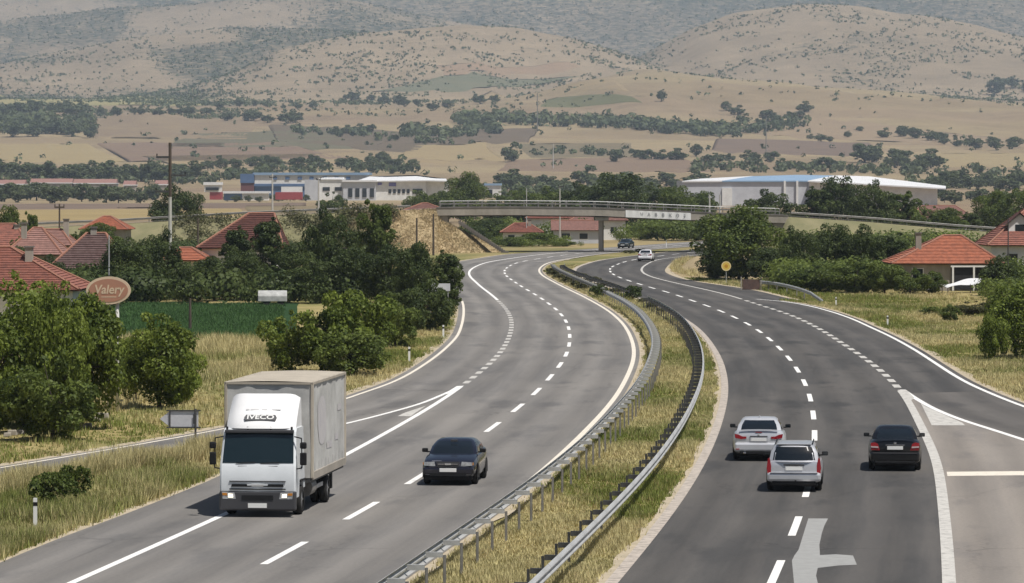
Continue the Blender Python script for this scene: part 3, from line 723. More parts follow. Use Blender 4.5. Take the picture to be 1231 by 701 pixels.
# ------------------------------------------------------------------ road signs and posts
def delineator(px, py, label, h=.75):
    p = G(px, py); e = empty('delineator_post', p, 0, label, 'road marker', 'roadside delineator posts')
    b = MB(); b.prismz([(-.055, -.03), (.055, -.03), (.04, .05), (-.04, .05)], -.05, h); b.build('post', M['plate'], e)
    b = MB(); b.box((0, -.001, h - .16), (.118, .07, .10)); b.build('black_band', M['black'], e)
for a in [(42.5, 636, 'white delineator post in the grass at the lower left', .85), (492, 434, 'white delineator post on the left verge below the green bushes', .75), (533, 405.5, 'white delineator post on the left verge nearest the curve', .75),
          (1067, 392, 'white delineator post on the right verge before the orange-roofed house', .7), (1005, 366.5, 'small white delineator post right of the bent guardrail', .6), (801, 297.5, 'white delineator post beyond the bridge by the far trees', 1.0)]:
    delineator(*a)
# oval shop sign on two posts
p = G(130.5, 494); os_ = empty('oval_sign', p, 0, 'oval terracotta sign with cream border reading Valery on two posts', 'sign')
sx, sz, zc = .93, .58, 5.02
def ellipse(rx, rz, n=40): return [(rx * math.cos(2 * math.pi * i / n), rz * math.sin(2 * math.pi * i / n)) for i in range(n)]
M['sign_cream'] = mat('sign_cream', (.66, .52, .38), (.58, .46, .33), scale=3, rough=.6)
M['sign_terra'] = mat('sign_terracotta', (.42, .215, .145), (.38, .20, .14), scale=3, rough=.6)
b = MB(); b.prism([(a, zc + c) for a, c in ellipse(sx, sz)], -.06, .06); b.build('border', M['sign_cream'], os_)
b = MB(); b.prism([(a, zc + c) for a, c in ellipse(sx - .11, sz - .10)], -.075, -.061); b.build('face', M['sign_terra'], os_)
data_obj('lettering', text_mesh('Valery', .52, M['sign_cream'], .004, bold=True, shear=.15, sx=.92), os_, (.02, -.082, zc + .03))
b = MB(); b.box((.02, -.078, zc - .27), (.62, .004, .035)); b.build('underline', M['sign_cream'], os_)
for xx in (0.0, .36):
    b = MB(); b.tube((xx, .10, -.1), (xx, .10, zc - .35), .075, n=10); b.build('post', M['pole_concrete'], os_, smooth=True)
# back of an arrow-shaped direction sign
p = G(235, 541); ar = empty('direction_sign', p, R(-4), 'arrow-shaped direction sign seen from its grey back, beside the slip road', 'sign')
M['sign_back'] = mat('sign_back_grey', (.66, .66, .68), (.58, .58, .60), scale=4, rough=.5, metal=.2)
b = MB(); b.prism([(.10, .80), (.10, 1.40), (-.90, 1.40), (-1.28, 1.10), (-.90, .80)], .02, .04); b.build('panel', M['sign_back'], ar)
for zz in (.80, 1.40):
    b = MB(); b.box((-.43, 0, zz), (1.22, .04, .05)); b.build('frame_rail', M['steel_dark'], ar)
b = MB(); b.box((-.92, 0, 1.10), (.05, .045, .62)); b.build('frame_upright', M['steel_dark'], ar)
b = MB(); b.tube((0, 0, -.1), (0, 0, 1.46), .04, n=8); b.build('post', M['steel_dark'], ar)
b = MB(); b.box((-.03, -.025, 1.1), (.11, .01, .34)); b.build('bracket', M['steel_dark'], ar)
# yellow round sign
p = G(873, 340.5); ys = empty('round_sign', p, 0, 'round yellow traffic sign on a post in front of the big tree', 'sign')
M['yellow'] = mat('sign_yellow', (.72, .50, .10), rough=.5); M['orange'] = mat('sign_orange', (.55, .27, .04), rough=.5); M['sign_rim'] = mat('sign_rim_pale', (.78, .62, .32), rough=.5)
b = MB(); b.prism([(a, 1.62 + c) for a, c in ellipse(.46, .46)], -.02, .02); b.build('disc', M['yellow'], ys)
b = MB(); 
for i in range(40):
    a0, a1 = 2 * math.pi * i / 40, 2 * math.pi * (i + 1) / 40
    b.add([(r * math.cos(a), -.024, 1.62 + r * math.sin(a)) for a in (a0, a1) for r in (.36, .46)], [(0, 1, 3, 2)])
b.build('rim', M['sign_rim'], ys, fix=False)
b = MB(); b.prism([(a, 1.62 + c) for a, c in ellipse(.17, .17, 16)], -.026, -.021); b.build('symbol', M['orange'], ys)
b = MB(); b.tube((0, .05, -.1), (0, .05, 1.9), .035, n=8); b.build('post', M['steel'], ys)
# small white sign by the left trees
p = G(528, 387); ws = empty('road_sign', p, R(3), 'small white rectangular road sign under the dark trees by the far left verge', 'sign')
b = MB(); b.box((0, 0, 2.36), (1.5, .03, .52)); b.build('panel', M['sign_back'], ws, bevel=.008)
b = MB(); b.box((-.1, -.018, 2.36), (1.0, .004, .28)); b.build('print', mat('sign_print_pale', (.62, .62, .62), rough=.5), ws)
for xx in (-.6, .6):
    b = MB(); b.tube((xx, .04, -.1), (xx, .04, 2.5), .03, n=6); b.build('post', M['steel'], ws)

def pole(px, d, ytop, label, mats, r=.12, arms=(), ybase=None, cat='utility pole', sink=.3):
    """arms: (height fraction, half width, offset, drop)"""
    top = XZ(px, ytop, d); zb = float(tz(top.x, d)) if ybase is None else XZ(px, ybase, d).z
    e = empty('utility_pole', (top.x, d, zb), 0, label, cat, 'utility poles')
    H = top.z - zb
    b = MB(); b.tube((0, 0, -sink), (0, 0, H), r, r * .7, n=8); b.build('shaft', mats, e, smooth=False)
    if len(arms) == 4:
        b = MB(); b.tube((0, 0, H * .60), (0, 0, H * 1.003), r * .86, r * .74, n=8); b.build('top_section', M['wood'], e)
    for hf, hw, off, dz in arms:
        b = MB(); b.box((off, -.05, H * hf), (2 * hw, .16, .20)); b.build('crossarm', M['wood'] if mats is M['wood'] else M['steel_dark'], e)
        for s in (-1, 1):
            b = MB(); b.tube((off + s * hw * .9, -.05, H * hf + .05), (off + s * hw * .9, -.05, H * hf + .35), .06, n=6); b.build('insulator', M['black'], e)
    return e
pole(204.5, 420, 172, 'tall pale concrete power pole with black crossarms above the left trees', M['pole_concrete'], .2, [(.97, .1, 0, 0), (.895, .75, -.65, 0), (.76, .85, .75, 0), (.64, .8, -.7, 0)])
pole(327.5, 900, 209, 'pale power pole standing before the blue-striped factory', M['pole_concrete'], .22, [(.93, .7, 0, 0)])
pole(383, 900, 213, 'pale power pole before the white factory office', M['pole_concrete'], .22, [(.95, .5, 0, 0)])
pole(633, 640, 226, 'thin light pole behind the bridge parapet', M['steel'], .09)
pole(673, 640, 223.5, 'street lamp pole with a short arm behind the bridge', M['pole_concrete'], .12, [(.985, .45, .2, 0)])
pole(853, 620, 234, 'pale pole behind the bridge left of the big tree, left of two', M['pole_concrete'], .16)
pole(865.5, 620, 234, 'pale pole behind the bridge left of the big tree, right of two', M['pole_concrete'], .16)
pole(501, 548, 262, 'brown wooden pole on the dry embankment, left one', M['wood'], .15)
pole(521, 548, 257, 'brown wooden pole on the dry embankment, right one', M['wood'], .15)
pole(228.5, 268, 358.5, 'weathered wooden post at the edge of the green crop field', M['wood'], .11)
pole(71.5, 500, 245, 'dark wooden pole behind the red roofs at the left', M['wood'], .13, [(.94, .6, 0, 0)])
pole(131, 330, 283, 'slim grey pole behind the oval sign', M['steel'], .07)
pole(238, 520, 262, 'short dark stake pole left of the dark red roof', M['wood'], .14)
pole(1212, 372, 262, 'thin black pole before the far right house', M['steel_dark'], .07)
pole(646, 3900, 112, 'distant pylon mast on the slope right of the long wood', M['steel_dull'], .5, [(.9, 3, 0, 0)])
pole(921, 3300, 140, 'distant pale mast on the right slope above the warehouse', M['steel_dull'], .4)
pole(665, 2900, 173, 'distant pale mast beyond the centre trees', M['pole_concrete'], .4)

# ------------------------------------------------------------------ houses
def tile_mat(name, c1, c2):
    return mat(name, c1, c2, scale=2.4, rough=.85, detail=9, bump=.6, bscale=9, lo=.38, hi=.62)
M['tile_orange'] = tile_mat('roof_tile_orange', (.45, .165, .095), (.29, .112, .07))
M['tile_red'] = tile_mat('roof_tile_red', (.31, .125, .09), (.19, .085, .067))
M['tile_brown'] = tile_mat('roof_tile_old_brown', (.080, .046, .041), (.125, .080, .074))
M['tile_dark'] = tile_mat('roof_tile_dark_red', (.115, .046, .036), (.075, .034, .029))
M['tile_pink'] = tile_mat('roof_tile_faded', (.32, .175, .145), (.22, .125, .105))
M['ridge'] = mat('ridge_cap', (.33, .16, .11), (.25, .12, .085), scale=4, rough=.85)
M['porch_shade'] = mat('painted_porch_shade', (.03, .03, .032), rough=.9)
def house(label, cx, cy, w, l, eave, ridge, rl, wall, roof, rz=0.0, shift=0.0, chim=(), wins=(), over=.45, gable=False, base=0.0):
    """hip roof: ridge of length rl along X, shifted; gable: ridge runs the full width"""
    e = empty('house', (cx, cy, base), rz, label, 'house')
    hw, hl = w / 2, l / 2
    b = MB(); b.box((0, 0, eave / 2 - .1), (w, l, eave + .2)); b.build('wall', wall, e)
    ew, el = hw + over, hl + over
    A = [Vector((-ew, -el, eave)), Vector((ew, -el, eave)), Vector((ew, el, eave)), Vector((-ew, el, eave))]
    if gable: r0, r1 = Vector((-ew, 0, ridge)), Vector((ew, 0, ridge))
    else: r0, r1 = Vector((shift - rl / 2, 0, ridge)), Vector((shift + rl / 2, 0, ridge))
    b = MB()
    def plane(p0, p1, q0, q1):
        n = max(4, int((q0 - p0).length / .36)); nrm = (p1 - p0).cross(q0 - p0).normalized()
        if nrm.z < 0: nrm = -nrm
        for i in range(n):
            t0, t1 = i / n, (i + 1) / n
            a, c = p0.lerp(q0, t0), p1.lerp(q1, t0); a2, c2 = p0.lerp(q0, t1), p1.lerp(q1, t1)
            up = nrm * .075
            b.add([a, c, a + up, c + up, a2 + nrm * .02, c2 + nrm * .02], [(0, 1, 3, 2), (2, 3, 5, 4)])
    plane(A[0], A[1], r0, r1); plane(A[2], A[3], r1, r0)
    if not gable:
        plane(A[3], A[0], r0, r0); plane(A[1], A[2], r1, r1)
    else:
        for s, rr in ((-1, r0), (1, r1)):
            b2 = MB(); x = s * (hw - .005); b2.add([(x, -hl, eave), (x, hl, eave), (x, 0, ridge - .12)], [(0, 1, 2)]); b2.build('gable', wall, e, fix=False)
    b.add([p - Vector((0, 0, .06)) for p in A], [(0, 1, 2, 3)])
    rf = b.build('roof', roof, e, fix=False)
    b = MB()
    segs = [(r0, r1)] if (r1 - r0).length > .1 else []
    if not gable: segs += [(A[0], r0), (A[3], r0), (A[1], r1), (A[2], r1)]
    for p, q in segs: b.tube(p + Vector((0, 0, .05)), q + Vector((0, 0, .06)), .11, n=6)
    b.build('ridge_cap', M['ridge'], rf)
    for x, y, z0, z1 in chim:
        b = MB(); b.box((x, y, (z0 + z1) / 2), (.5, .5, z1 - z0)); c_ = b.build('chimney', M['concrete'], e, bevel=.02)
        b = MB(); b.box((x, y, z1 + .05), (.64, .64, .1)); b.build('chimney_cap', M['concrete_dark'], c_)
    for x, z, ww, hh in wins:
        b = MB(); b.box((x, -hl - .01, z), (ww + .16, .05, hh + .16)); f_ = b.build('window', M['white_wall'], e)
        b = MB(); b.box((x, -hl - .037, z), (ww, .02, hh)); b.build('pane', M['glass_dark'], f_)
    return e
WW, GW = M['white_wall'], M['concrete']
house('orange hip-roofed house with chimney and open porch on the right', 38.5, 372, 9.1, 8.0, 2.35, 4.75, 1.6, GW, M['tile_orange'], shift=.9, chim=[(-2.35, -2.0, 2.9, 5.0)], wins=[(-2.6, 1.4, .9, 1.0)])
# its porch
ph = G(1150, 350); por = empty('porch', (40.4, 366.9, 0), 0, 'white-posted porch in front of the orange-roofed house', 'porch')
for xx in (-1.5, .35, 3.0):
    b = MB(); b.box((xx, 0, 1.1), (.16, .16, 2.2)); b.build('post', WW, por)
b = MB(); b.box((.75, 0, 2.14), (4.9, .14, .14)); b.build('beam', WW, por)
b = MB(); b.box((.75, 1.0, 1.05), (4.6, .08, 2.0)); b.build('shade_panel', M['porch_shade'], por)  # near-black sheet: the shade inside the open porch, put into its colour
sh = empty('plastic_lean_to', (39.6, 361.5, 0), R(8), 'sagging white plastic lean-to in front of the orange-roofed house', 'lean-to')
b = MB(); b.grid(lambda s, t: (-2.2 + 4.6 * s, -1.2 + 2.4 * t, .40 + .75 * s + .10 * math.sin(s * 9 + t * 3) + .25 * t), 16, 6)
b.grid(lambda s, t: (-2.2 + 4.6 * s, -1.2 + 2.4 * t, .38 + .75 * s + .10 * math.sin(s * 9 + t * 3) + .25 * t), 16, 6, True)
b.build('sheet', M['white_roof'], sh, fix=False)
for xx, yy in ((-2, -1), (2.2, -1), (-2, 1.1), (2.2, 1.1), (0, -1)):
    b = MB(); b.tube((xx, yy, -.1), (xx, yy, .46 + .165 * (xx + 2.2) + (.1 if yy > 0 else -.08)), .04, n=6); b.build('prop', M['wood'], sh)
jk = empty('junk_sheet', (35.7, 360.5, 0), R(-6), 'crumpled white sheet lying left of the plastic lean-to', 'sheet')
b = MB(); b.grid(lambda s, t: (-1.3 + 2.6 * s, -.7 + 1.4 * t, .35 + .75 * math.sin(math.pi * s) * math.sin(math.pi * t) * (.7 + .3 * math.sin(11 * s)) + .1 * math.sin(13 * t + 7 * s)), 18, 10); b.build('cloth', M['white_roof'], jk, fix=False, smooth=True)

e = house('large dark red roofed house at the right edge with a white dormer', 54.5, 404, 17, 10, 3.5, 7.35, 7.0, WW, M['tile_red'], shift=-.6, wins=[(-6.5, 2.1, 1.0, 1.2), (-3.8, 2.1, 1.0, 1.2), (-1.5, 2.1, 1.0, 1.2)], chim=[(2.5, 0, 6.6, 8.2)])
b = MB(); b.prism([(-6.7, 4.2), (-4.5, 4.2), (-4.5, 5.6), (-5.6, 6.5), (-6.7, 5.6)], -3.6, -1.2); dm = b.build('dormer', WW, e)
b = MB(); b.box((-5.6, -3.62, 5.1), (.9, .03, .8)); b.build('dormer_window', M['glass_dark'], dm)
b = MB(); b.add([(-5.6, -3.9, 6.65), (-5.6, -.8, 6.65), (-7.0, -3.9, 5.45), (-7.0, -.8, 5.45), (-4.2, -3.9, 5.45), (-4.2, -.8, 5.45)], [(0, 1, 3, 2), (0, 4, 5, 1)]); b.build('dormer_roof', M['tile_dark'], dm, fix=False)

house('bright red roofed house at the left edge behind the big leafy tree', -36.0, 272, 15.5, 9, 2.6, 5.25, 4.0, WW, M['tile_red'], shift=1.2, chim=[(4.6, -1.5, 3.4, 5.3)], wins=[(5, 1.3, 1, 1)])
house('old house with mottled maroon-brown roof and pale ridge chimney', -35.6, 352, 5.6, 8, 2.3, 5.2, 1.6, GW, M['tile_brown'], shift=.4, chim=[(.2, 0, 5.0, 5.7)])
house('small red roofed house at far left below the dark pole', -49.0, 402, 5.2, 6, 3.0, 5.5, 2.0, WW, M['tile_red'], chim=[(1.2, -.5, 4.4, 5.4)])
house('low faded red roof between two chimneyed roofs at the left', -45.3, 408, 4.2, 6, 3.4, 4.9, 2.2, GW, M['tile_pink'], chim=[(1.6, -.3, 4.2, 5.9)])
house('faded pink-red hip roof with white chimney left of the brown roof', -43.9, 385, 4.6, 7, 2.9, 5.3, .8, GW, M['tile_pink'], chim=[(-1.1, -1.4, 4.0, 5.75)])
house('distant orange ridge roof behind the brown-roofed house', -51.6, 530, 5.4, 8, 3.6, 5.2, 1.0, GW, M['tile_orange'])
house('dark red roofed house rising behind the trees left of centre', -23.4, 362, 6.6, 8, 3.9, 6.8, 2.2, WW, M['tile_dark'], shift=1.6, wins=[(-2.6, 2.9, .7, .7)])
house('low orange shed roof left of the dark red roofed house', -27.9, 356, 3.6, 4, 2.9, 3.9, 1.0, WW, M['tile_orange'])
house('red roofed white house under the left half of the bridge', 1.5, 642, 5.8, 7, 1.9, 3.25, 2.2, WW, M['tile_red'], wins=[(-1.6, 1.0, 1.0, 1.0), (.4, 1.0, .9, .9)], chim=[(1.2, -1, 2.6, 3.8)])
house('long brown gabled house under the bridge beside the pier', 10.3, 660, 7.4, 7, 2.0, 3.5, 0, M['grey_wall'], M['tile_pink'], gable=True, wins=[(-1.8, 1.1, 1.3, .9), (1.0, 1.1, 1.3, .9)])
house('white-walled house with faded pink roof behind the bridge pier', 14.5, 700, 9.0, 8, 3.2, 4.6, 5, WW, M['tile_pink'], wins=[(2.5, 1.6, 1.0, 1.0)])
house('long faded red roof behind the houses under the bridge', 7.5, 730, 9.5, 8, 3.3, 4.6, 6, WW, M['tile_red'])
house('small red tent-roofed house peeking over the bridge left end', -13.4, 640, 6.2, 6, 5.2, 6.35, .8, WW, M['tile_pink'])
house('red-brown roofed house among trees right of the warehouse', 78, 760, 11, 9, 3.2, 5.3, 6, WW, M['tile_pink'])
# white trailer beside the green crop field
p = G(328, 367); tv = empty('covered_trailer', p, R(3), 'pale tarp-covered trailer parked under trees beyond the green crop field', 'trailer')
b = MB(); b.prismx([(-1, .30), (-1, .75), (-.7, 1.05), (.3, 1.15), (1, .8), (1, .30)], -1.15, 1.1); b.build('body', mat('grey_tarp', (.52, .52, .50), (.34, .34, .33), scale=2, rough=.8), tv, bevel=.05)
for xx in (-.5, .6):
    b = MB(); b.tube((xx, -.95, .26), (xx, -.8, .26), .26, n=14); b.build('wheel', M['rubber'], tv)
# white plank heap under the hedge at right
p = G(962, 345); wp = empty('sheet_pile', (p.x, p.y + 6, 0), R(4), 'small white roof sheet showing through the dark hedge', 'shed roof')
b = MB(); b.add([(-1.3, -.4, 1.15), (1.2, -.4, 1.35), (.4, .5, 1.55), (-.9, .5, 1.45), (0, -.4, 1.02)], [(0, 4, 1, 2, 3)]); b.build('sheet', M['white_roof'], wp, fix=False)
for xx in (-1.1, 1.0):
    b = MB(); b.tube((xx, -.3, -.1), (xx, -.3, 1.15), .05, n=6); b.build('prop', M['wood'], wp)
# stone rubble and white post by the big tree
for i, (px, py, s) in enumerate([(123, 503, .55), (116, 506, .4), (98, 515, .42), (106, 513, .35), (14, 522, .4), (24, 521, .35), (9, 524, .3)]):
    p = G(px, py); b = MB()
    r = random.Random(i); vs = [(r.uniform(.8, 1.15) * s * a, r.uniform(.8, 1.15) * s * .6 * c, r.uniform(.8, 1.1) * s * .75 * d_) for a, c, d_ in [(-.5, -.5, -.2), (.5, -.5, -.2), (.5, .5, -.2), (-.5, .5, -.2), (-.4, -.4, .6), (.4, -.4, .5), (.4, .4, .6), (-.4, .4, .5)]]
    b.add(vs, [(3, 2, 1, 0), (4, 5, 6, 7), (0, 1, 5, 4), (1, 2, 6, 5), (2, 3, 7, 6), (3, 0, 4, 7)])
    o = b.build('stone_block', M['concrete'], None, tuple(p), bevel=.03); put(o, 'pale broken stone block lying in the shade under the big left tree', 'stone', 'stone blocks under the big left tree')
o = MB(); o.box((0, 0, .45), (.13, .13, 1.0)); o = o.build('boundary_post', M['plate'], None, tuple(G(39, 511)), bevel=.01); put(o, 'short white boundary post in the shade of the big left tree', 'post')

# ------------------------------------------------------------------ factories
def building(label, d, boxes, name='factory_building', cat='building', cx=None):
    """boxes: (part, px0, px1, y_top, y_bottom, depth, material, front offset)"""
    x0 = XZ(boxes[0][1], 220, d).x; zb = float(tz(x0, d))
    e = empty(name, (x0, d, zb), 0, label, cat)
    for part, a, c, yt, yb, dep, m, off in boxes:
        p = XZ(a, yt, d); q = XZ(c, yb, d); z0 = max(q.z, zb - .3) if yb > 250 else q.z
        b = MB(); b.box(((p.x + q.x) / 2 - x0, off + dep / 2, (p.z + z0) / 2 - zb), (q.x - p.x, dep, p.z - z0)); b.build(part, m, e)
    return e
def windows(e, d, cells, m=None, off=-.25):
    for a, c, yt, yb in cells:
        p = XZ(a, yt, d); q = XZ(c, yb, d)
        f = MB(); f.box(((p.x + q.x) / 2 - e.location.x, off, (p.z + q.z) / 2 - e.location.z), (q.x - p.x, .3, p.z - q.z)); f.build('window', m or M['glass_dark'], e)
D1 = 1900
e = building('blue and white striped factory hall left of the white factory', D1 + 60, [
    ('wall_upper', 306, 442, 210.5, 221, 40, M['white_wall'], 0), ('stripe', 305.5, 442.5, 221, 224, 40.6, M['blue_paint'], -.3), ('wall_lower', 306.2, 441, 224, 260, 39, M['blue_paint'], .4),
    ('end_block', 289, 305.6, 209, 220, 36, M['blue_paint'], -1.0), ('end_wall', 289.5, 305.4, 220, 260, 35, mat('maroon_wall', (.16, .07, .07), rough=.8), -.6),
    ('roof', 304, 444, 207.5, 210.6, 42, M['blue_roof'], -.8)])
windows(e, D1 + 60, [(a, a + 5, 212.5, 216) for a in (328, 343, 358, 372, 388, 402, 416)], M['blue_paint'])
e = building('long white factory with grey office front left of the bridge', D1, [
    ('office_block', 384, 413, 214.5, 250, 30, M['white_wall'], 0), ('side_wing', 366.5, 384.2, 216, 250, 26, M['grey_wall'], -2),
    ('entrance_front', 412.8, 452, 218.5, 250, 12, M['grey_wall'], -3), ('entrance_roof', 411.5, 453.5, 216.6, 218.6, 14, M['white_roof'], -4),
    ('main_hall', 451.8, 512, 217.3, 250, 60, M['white_wall'], .5), ('rear_hall', 511.8, 537, 217.6, 250, 50, M['white_wall'], 3)])
dd = D1; 
FACT = e
windows(e, D1, [(388, 396.5, 225, 229.5), (402.5, 411, 225, 229.5)], M['glass_dark'], -.1)
windows(e, D1, [(a, a + 5, 226.5, 237) for a in (419, 427.5, 436, 445)], M['glass_dark'], -3.15)
windows(e, D1, [(a, a + 3.4, 227.5, 232.5) for a in (467, 472.5, 478, 483.5, 489)], M['glass_dark'], .4)
windows(e, D1, [(496, 508, 227, 233)], M['glass_dark'], .35)
windows(e, D1, [(454, 459, 219.5, 222.5), (467.5, 476, 219.5, 224)], mat('sign_violet', (.16, .14, .36), rough=.6), .42)
e = building('red and white truck trailer parked before the white factory', 1800, [('red_skirt', 331, 363, 231, 240, 8, M['red_paint'], 0), ('white_box', 338, 362.5, 224.5, 231, 7.6, M['white_roof'], .2)], 'truck_trailer', 'trailer')
e = building('white low warehouse shed left of the red and white trailer', 1820, [('wall', 291, 322, 232.5, 241, 10, M['white_wall'], 0), ('roof', 268, 324, 230, 232.6, 12, M['white_roof'], -.8), ('wall_dark', 269, 291.2, 232.5, 241, 10, M['blue_paint'], .2)], 'warehouse_shed')
e = building('small white house with red base among the trees left of the factory', 1780, [('wall', 245.5, 265, 222.5, 231, 10, M['white_wall'], 0), ('base', 252, 266, 231, 240, 10, M['red_paint'], .3), ('roof', 244.5, 266, 219, 222.6, 11, M['white_roof'], -.5)], 'small_house', 'house')
windows(e, 1780, [(247.5, 263, 225.5, 229)], M['glass_dark'])
for a, c, yt, lab in ((-40, 30, 219, 'far left pale shed with light roof in the tree band'), (36, 87, 217.5, 'long pinkish-roofed barn in the left tree band, left of two'), (88, 140, 218, 'long pinkish-roofed barn in the left tree band, right of two'), (148, 163, 220, 'small pale shed right of the two long barns'), (186, 201, 219.5, 'small pale shed behind the tall power pole')):
    e = building(lab, 2150, [('wall', a + .6, c - .6, yt + 3, 229, 12, M['concrete'], .4), ('eave', a, c, yt + 2, yt + 3.1, 13, M['white_roof'], 0)], 'barn', 'barn')
    b = MB(); p, q = XZ(a, yt, 2150), XZ(c, yt + 2.2, 2150)
    b.prismx([(0, q.z - e.location.z), (14, q.z - e.location.z), (7, p.z + 1.2 - e.location.z)], 0, q.x - p.x); b.build('roof', M['tile_pink'], e, (-.4, 0, 0))
# right warehouse
DW = 1600
e = building('large warehouse with grey wall, blue roof and white annex at the right', DW, [('grey_wall', 822, 972, 217.2, 262, 70, M['grey_wall'], 0)] + [('downpipe', a, a + 2.5, 217.5, 262, .8, M['white_wall'], -.9) for a in (942, 957)] + [('loading_door', 868, 880, 226, 262, .6, M['white_wall'], -.7)])
zb, x0 = e.location.z, e.location.x
def slab(part, pts, y0, y1, m):
    A_ = [XZ(a, y, DW) for a, y in pts]; b = MB(); b.prism([(p.x - x0, p.z - zb) for p in A_][::-1], y0, y1); b.build(part, m, e)
def sheet(part, front, back, dep, m, e=None, d0=DW, th=.5):
    """sloping roof: front edge at depth d0, back edge dep behind; both as photo pixels"""
    e = e or globals()['e']; A_ = [XZ(a, y, d0) for a, y in front] + [XZ(a, y, d0 + dep) for a, y in back[::-1]]
    n_ = len(A_); V = [(p.x - e.location.x, p.y - e.location.y, p.z - e.location.z) for p in A_]; V += [(a, b_, c - th) for a, b_, c in V]
    b = MB(); b.add(V, [tuple(range(n_)), tuple(range(n_, 2 * n_))[::-1]] + [(i, n_ + i, n_ + (i + 1) % n_, (i + 1) % n_) for i in range(n_)]); b.build(part, m, e)
sheet('roof', [(868, 217.3), (974, 217.3)], [(905, 211.8), (958, 210.2), (1003, 211)], 66, M['blue_roof'], d0=DW - .6)
sheet('roof_pale', [(820, 217.6), (868, 217.3)], [(842, 214.8), (905, 211.6)], 66, M['white_roof'], d0=DW - .6)
slab('annex_wall', [(972.2, 262), (972.2, 217.6), (1126, 226.4), (1126, 262)], -3, 60, M['white_wall'])
sheet('annex_roof', [(971, 217.2), (1137, 226.2)], [(1004, 210.8), (1045, 212), (1137, 223.6)], 60, M['white_roof'], d0=DW - 6)
e = building('small white arched hangar above the bridge centre', 1700, [('wall', 583, 602.5, 223, 236, 10, M['white_wall'], 0), ('roof', 582, 603.5, 220.5, 223.1, 12, M['blue_roof'], -.5)], 'hangar')
windows(e, 1700, [(586, 592, 228, 236)])

sheet('roof', [(428, 217.6), (513, 216.6), (538, 217.2)], [(444, 212.2), (500, 210.4), (536, 214.8)], 60, M['white_roof'], FACT, D1 - 1.0)
sheet('office_roof', [(383, 215), (414, 215)], [(390, 213.4), (414, 213.4)], 30, M['white_roof'], FACT, D1 - .5)

# ------------------------------------------------------------------ trees
M['leaf_bright'] = leaf_mat('leaf_bright', (.066, .100, .016), (.290, .350, .062), .40)
M['leaf_mid'] = leaf_mat('leaf_mid', (.046, .074, .017), (.190, .236, .052), .38)
M['leaf_dark'] = leaf_mat('leaf_dark', (.030, .050, .017), (.118, .152, .042), .33)
M['leaf_far_haze'] = leaf_mat('leaf_far_haze', (.058, .078, .034), (.150, .175, .075), .28)  # distance haze mixed into the leaf colour: greyer, less contrast
M['leaf_olive'] = leaf_mat('leaf_olive', (.06, .065, .025), (.13, .13, .05), .3)
LEAF_SET = ['leaf_bright', 'leaf_mid', 'leaf_dark', 'leaf_far_haze', 'leaf_olive']

def leaves(pos, nrm, size, rs):
    """rhombic bent leaves: returns verts and quad loops"""
    n = len(pos); a = rs.normal(size=(n, 3)); nrm = nrm / np.linalg.norm(nrm, axis=1)[:, None]
    t = a - nrm * (a * nrm).sum(1)[:, None]; t /= np.linalg.norm(t, axis=1)[:, None] + 1e-9
    b = np.cross(nrm, t); s = size[:, None]
    v = np.stack([pos - t * s, pos + b * s * .62 + nrm * s * .18, pos + t * s, pos - b * s * .62 + nrm * s * .18], 1)
    return v.reshape(-1, 3), np.arange(4 * n)
def crown_arrays(seed, H, W, z0, nclump, nleaf, leaf, up=.25, taper=1.0, flat=1.0):
    rs = np.random.default_rng(seed)
    hz = (H - z0) / 2; zc = z0 + hz
    c = rs.normal(size=(nclump, 3)); c /= np.linalg.norm(c, axis=1)[:, None]
    r = rs.uniform(.25, .86, nclump) ** .6
    sp = rs.random(nclump) < .28; r = np.where(sp, rs.uniform(.86, 1.06, nclump), r)      # sprigs that break the outline
    c = c * r[:, None]
    zn = c[:, 2]; wid = np.where(zn > 0, 1 - .35 * taper * zn ** 1.5, 1 - .30 * zn * zn)
    cx = c * np.array([W / 2, W / 2, hz]) * np.stack([wid, wid, np.ones(nclump)], 1)
    cr = W * rs.uniform(.085, .20, nclump) * (1.15 - .3 * r) * np.where(sp, .55, 1.0)
    ci = rs.choice(nclump, nleaf, p=cr ** 1.7 / (cr ** 1.7).sum())
    d = rs.normal(size=(nleaf, 3)); d[:, 2] += up; d /= np.linalg.norm(d, axis=1)[:, None]
    rad = cr[ci] * rs.uniform(.45, 1.12, nleaf) ** .6
    p = cx[ci] + d * rad[:, None] * np.array([1, 1, .8]); p[:, 2] += zc
    p[:, 2] = np.maximum(p[:, 2], .05)
    nm = d * .75 + rs.normal(size=(nleaf, 3)) * .55 + np.array([0, 0, .25])
    v, lp = leaves(p, nm, leaf * rs.uniform(.45, 1.55, nleaf), rs)
    tone = np.clip(rs.normal(.45, .20, nleaf) + (rs.normal(0, .14, nclump))[ci], 0, 1)
    return v, lp, np.repeat(tone, 4), cx + np.array([0, 0, zc]), cr
def crown_mesh(name, material, *a, **k):
    v, lp, tone, cx, cr = crown_arrays(*a, **k)
    me = mesh_np(name, v, lp, 4, material); at = me.attributes.new('tone', 'FLOAT', 'POINT'); at.data.foreach_set('value', tone.astype(np.float32))
    return me, cx
def trunk_mesh(H, W, z0, cx, seed, r=None):
    rs = random.Random(seed); r = r or H * .022; b = MB()
    top = Vector((rs.uniform(-.1, .1) * W, rs.uniform(-.1, .1) * W, H * .72))
    mid = Vector((rs.uniform(-.04, .04) * W, rs.uniform(-.04, .04) * W, max(z0, H * .3)))
    b.path([Vector((0, 0, -.15)), mid * .5, mid, top], [r * 1.35, r * 1.05, r * .85, r * .2], 7)
    for i in range(min(9, len(cx))):
        q = Vector(cx[i]); s = mid.lerp(top, rs.uniform(0, .5)); m_ = s.lerp(q, .5) + Vector((0, 0, .06 * H * rs.uniform(0, 1)))
        b.path([s, m_, q], [r * .5, r * .32, r * .1], 5)
    return b.mesh('trunk', M['bark'])
VAR = {}
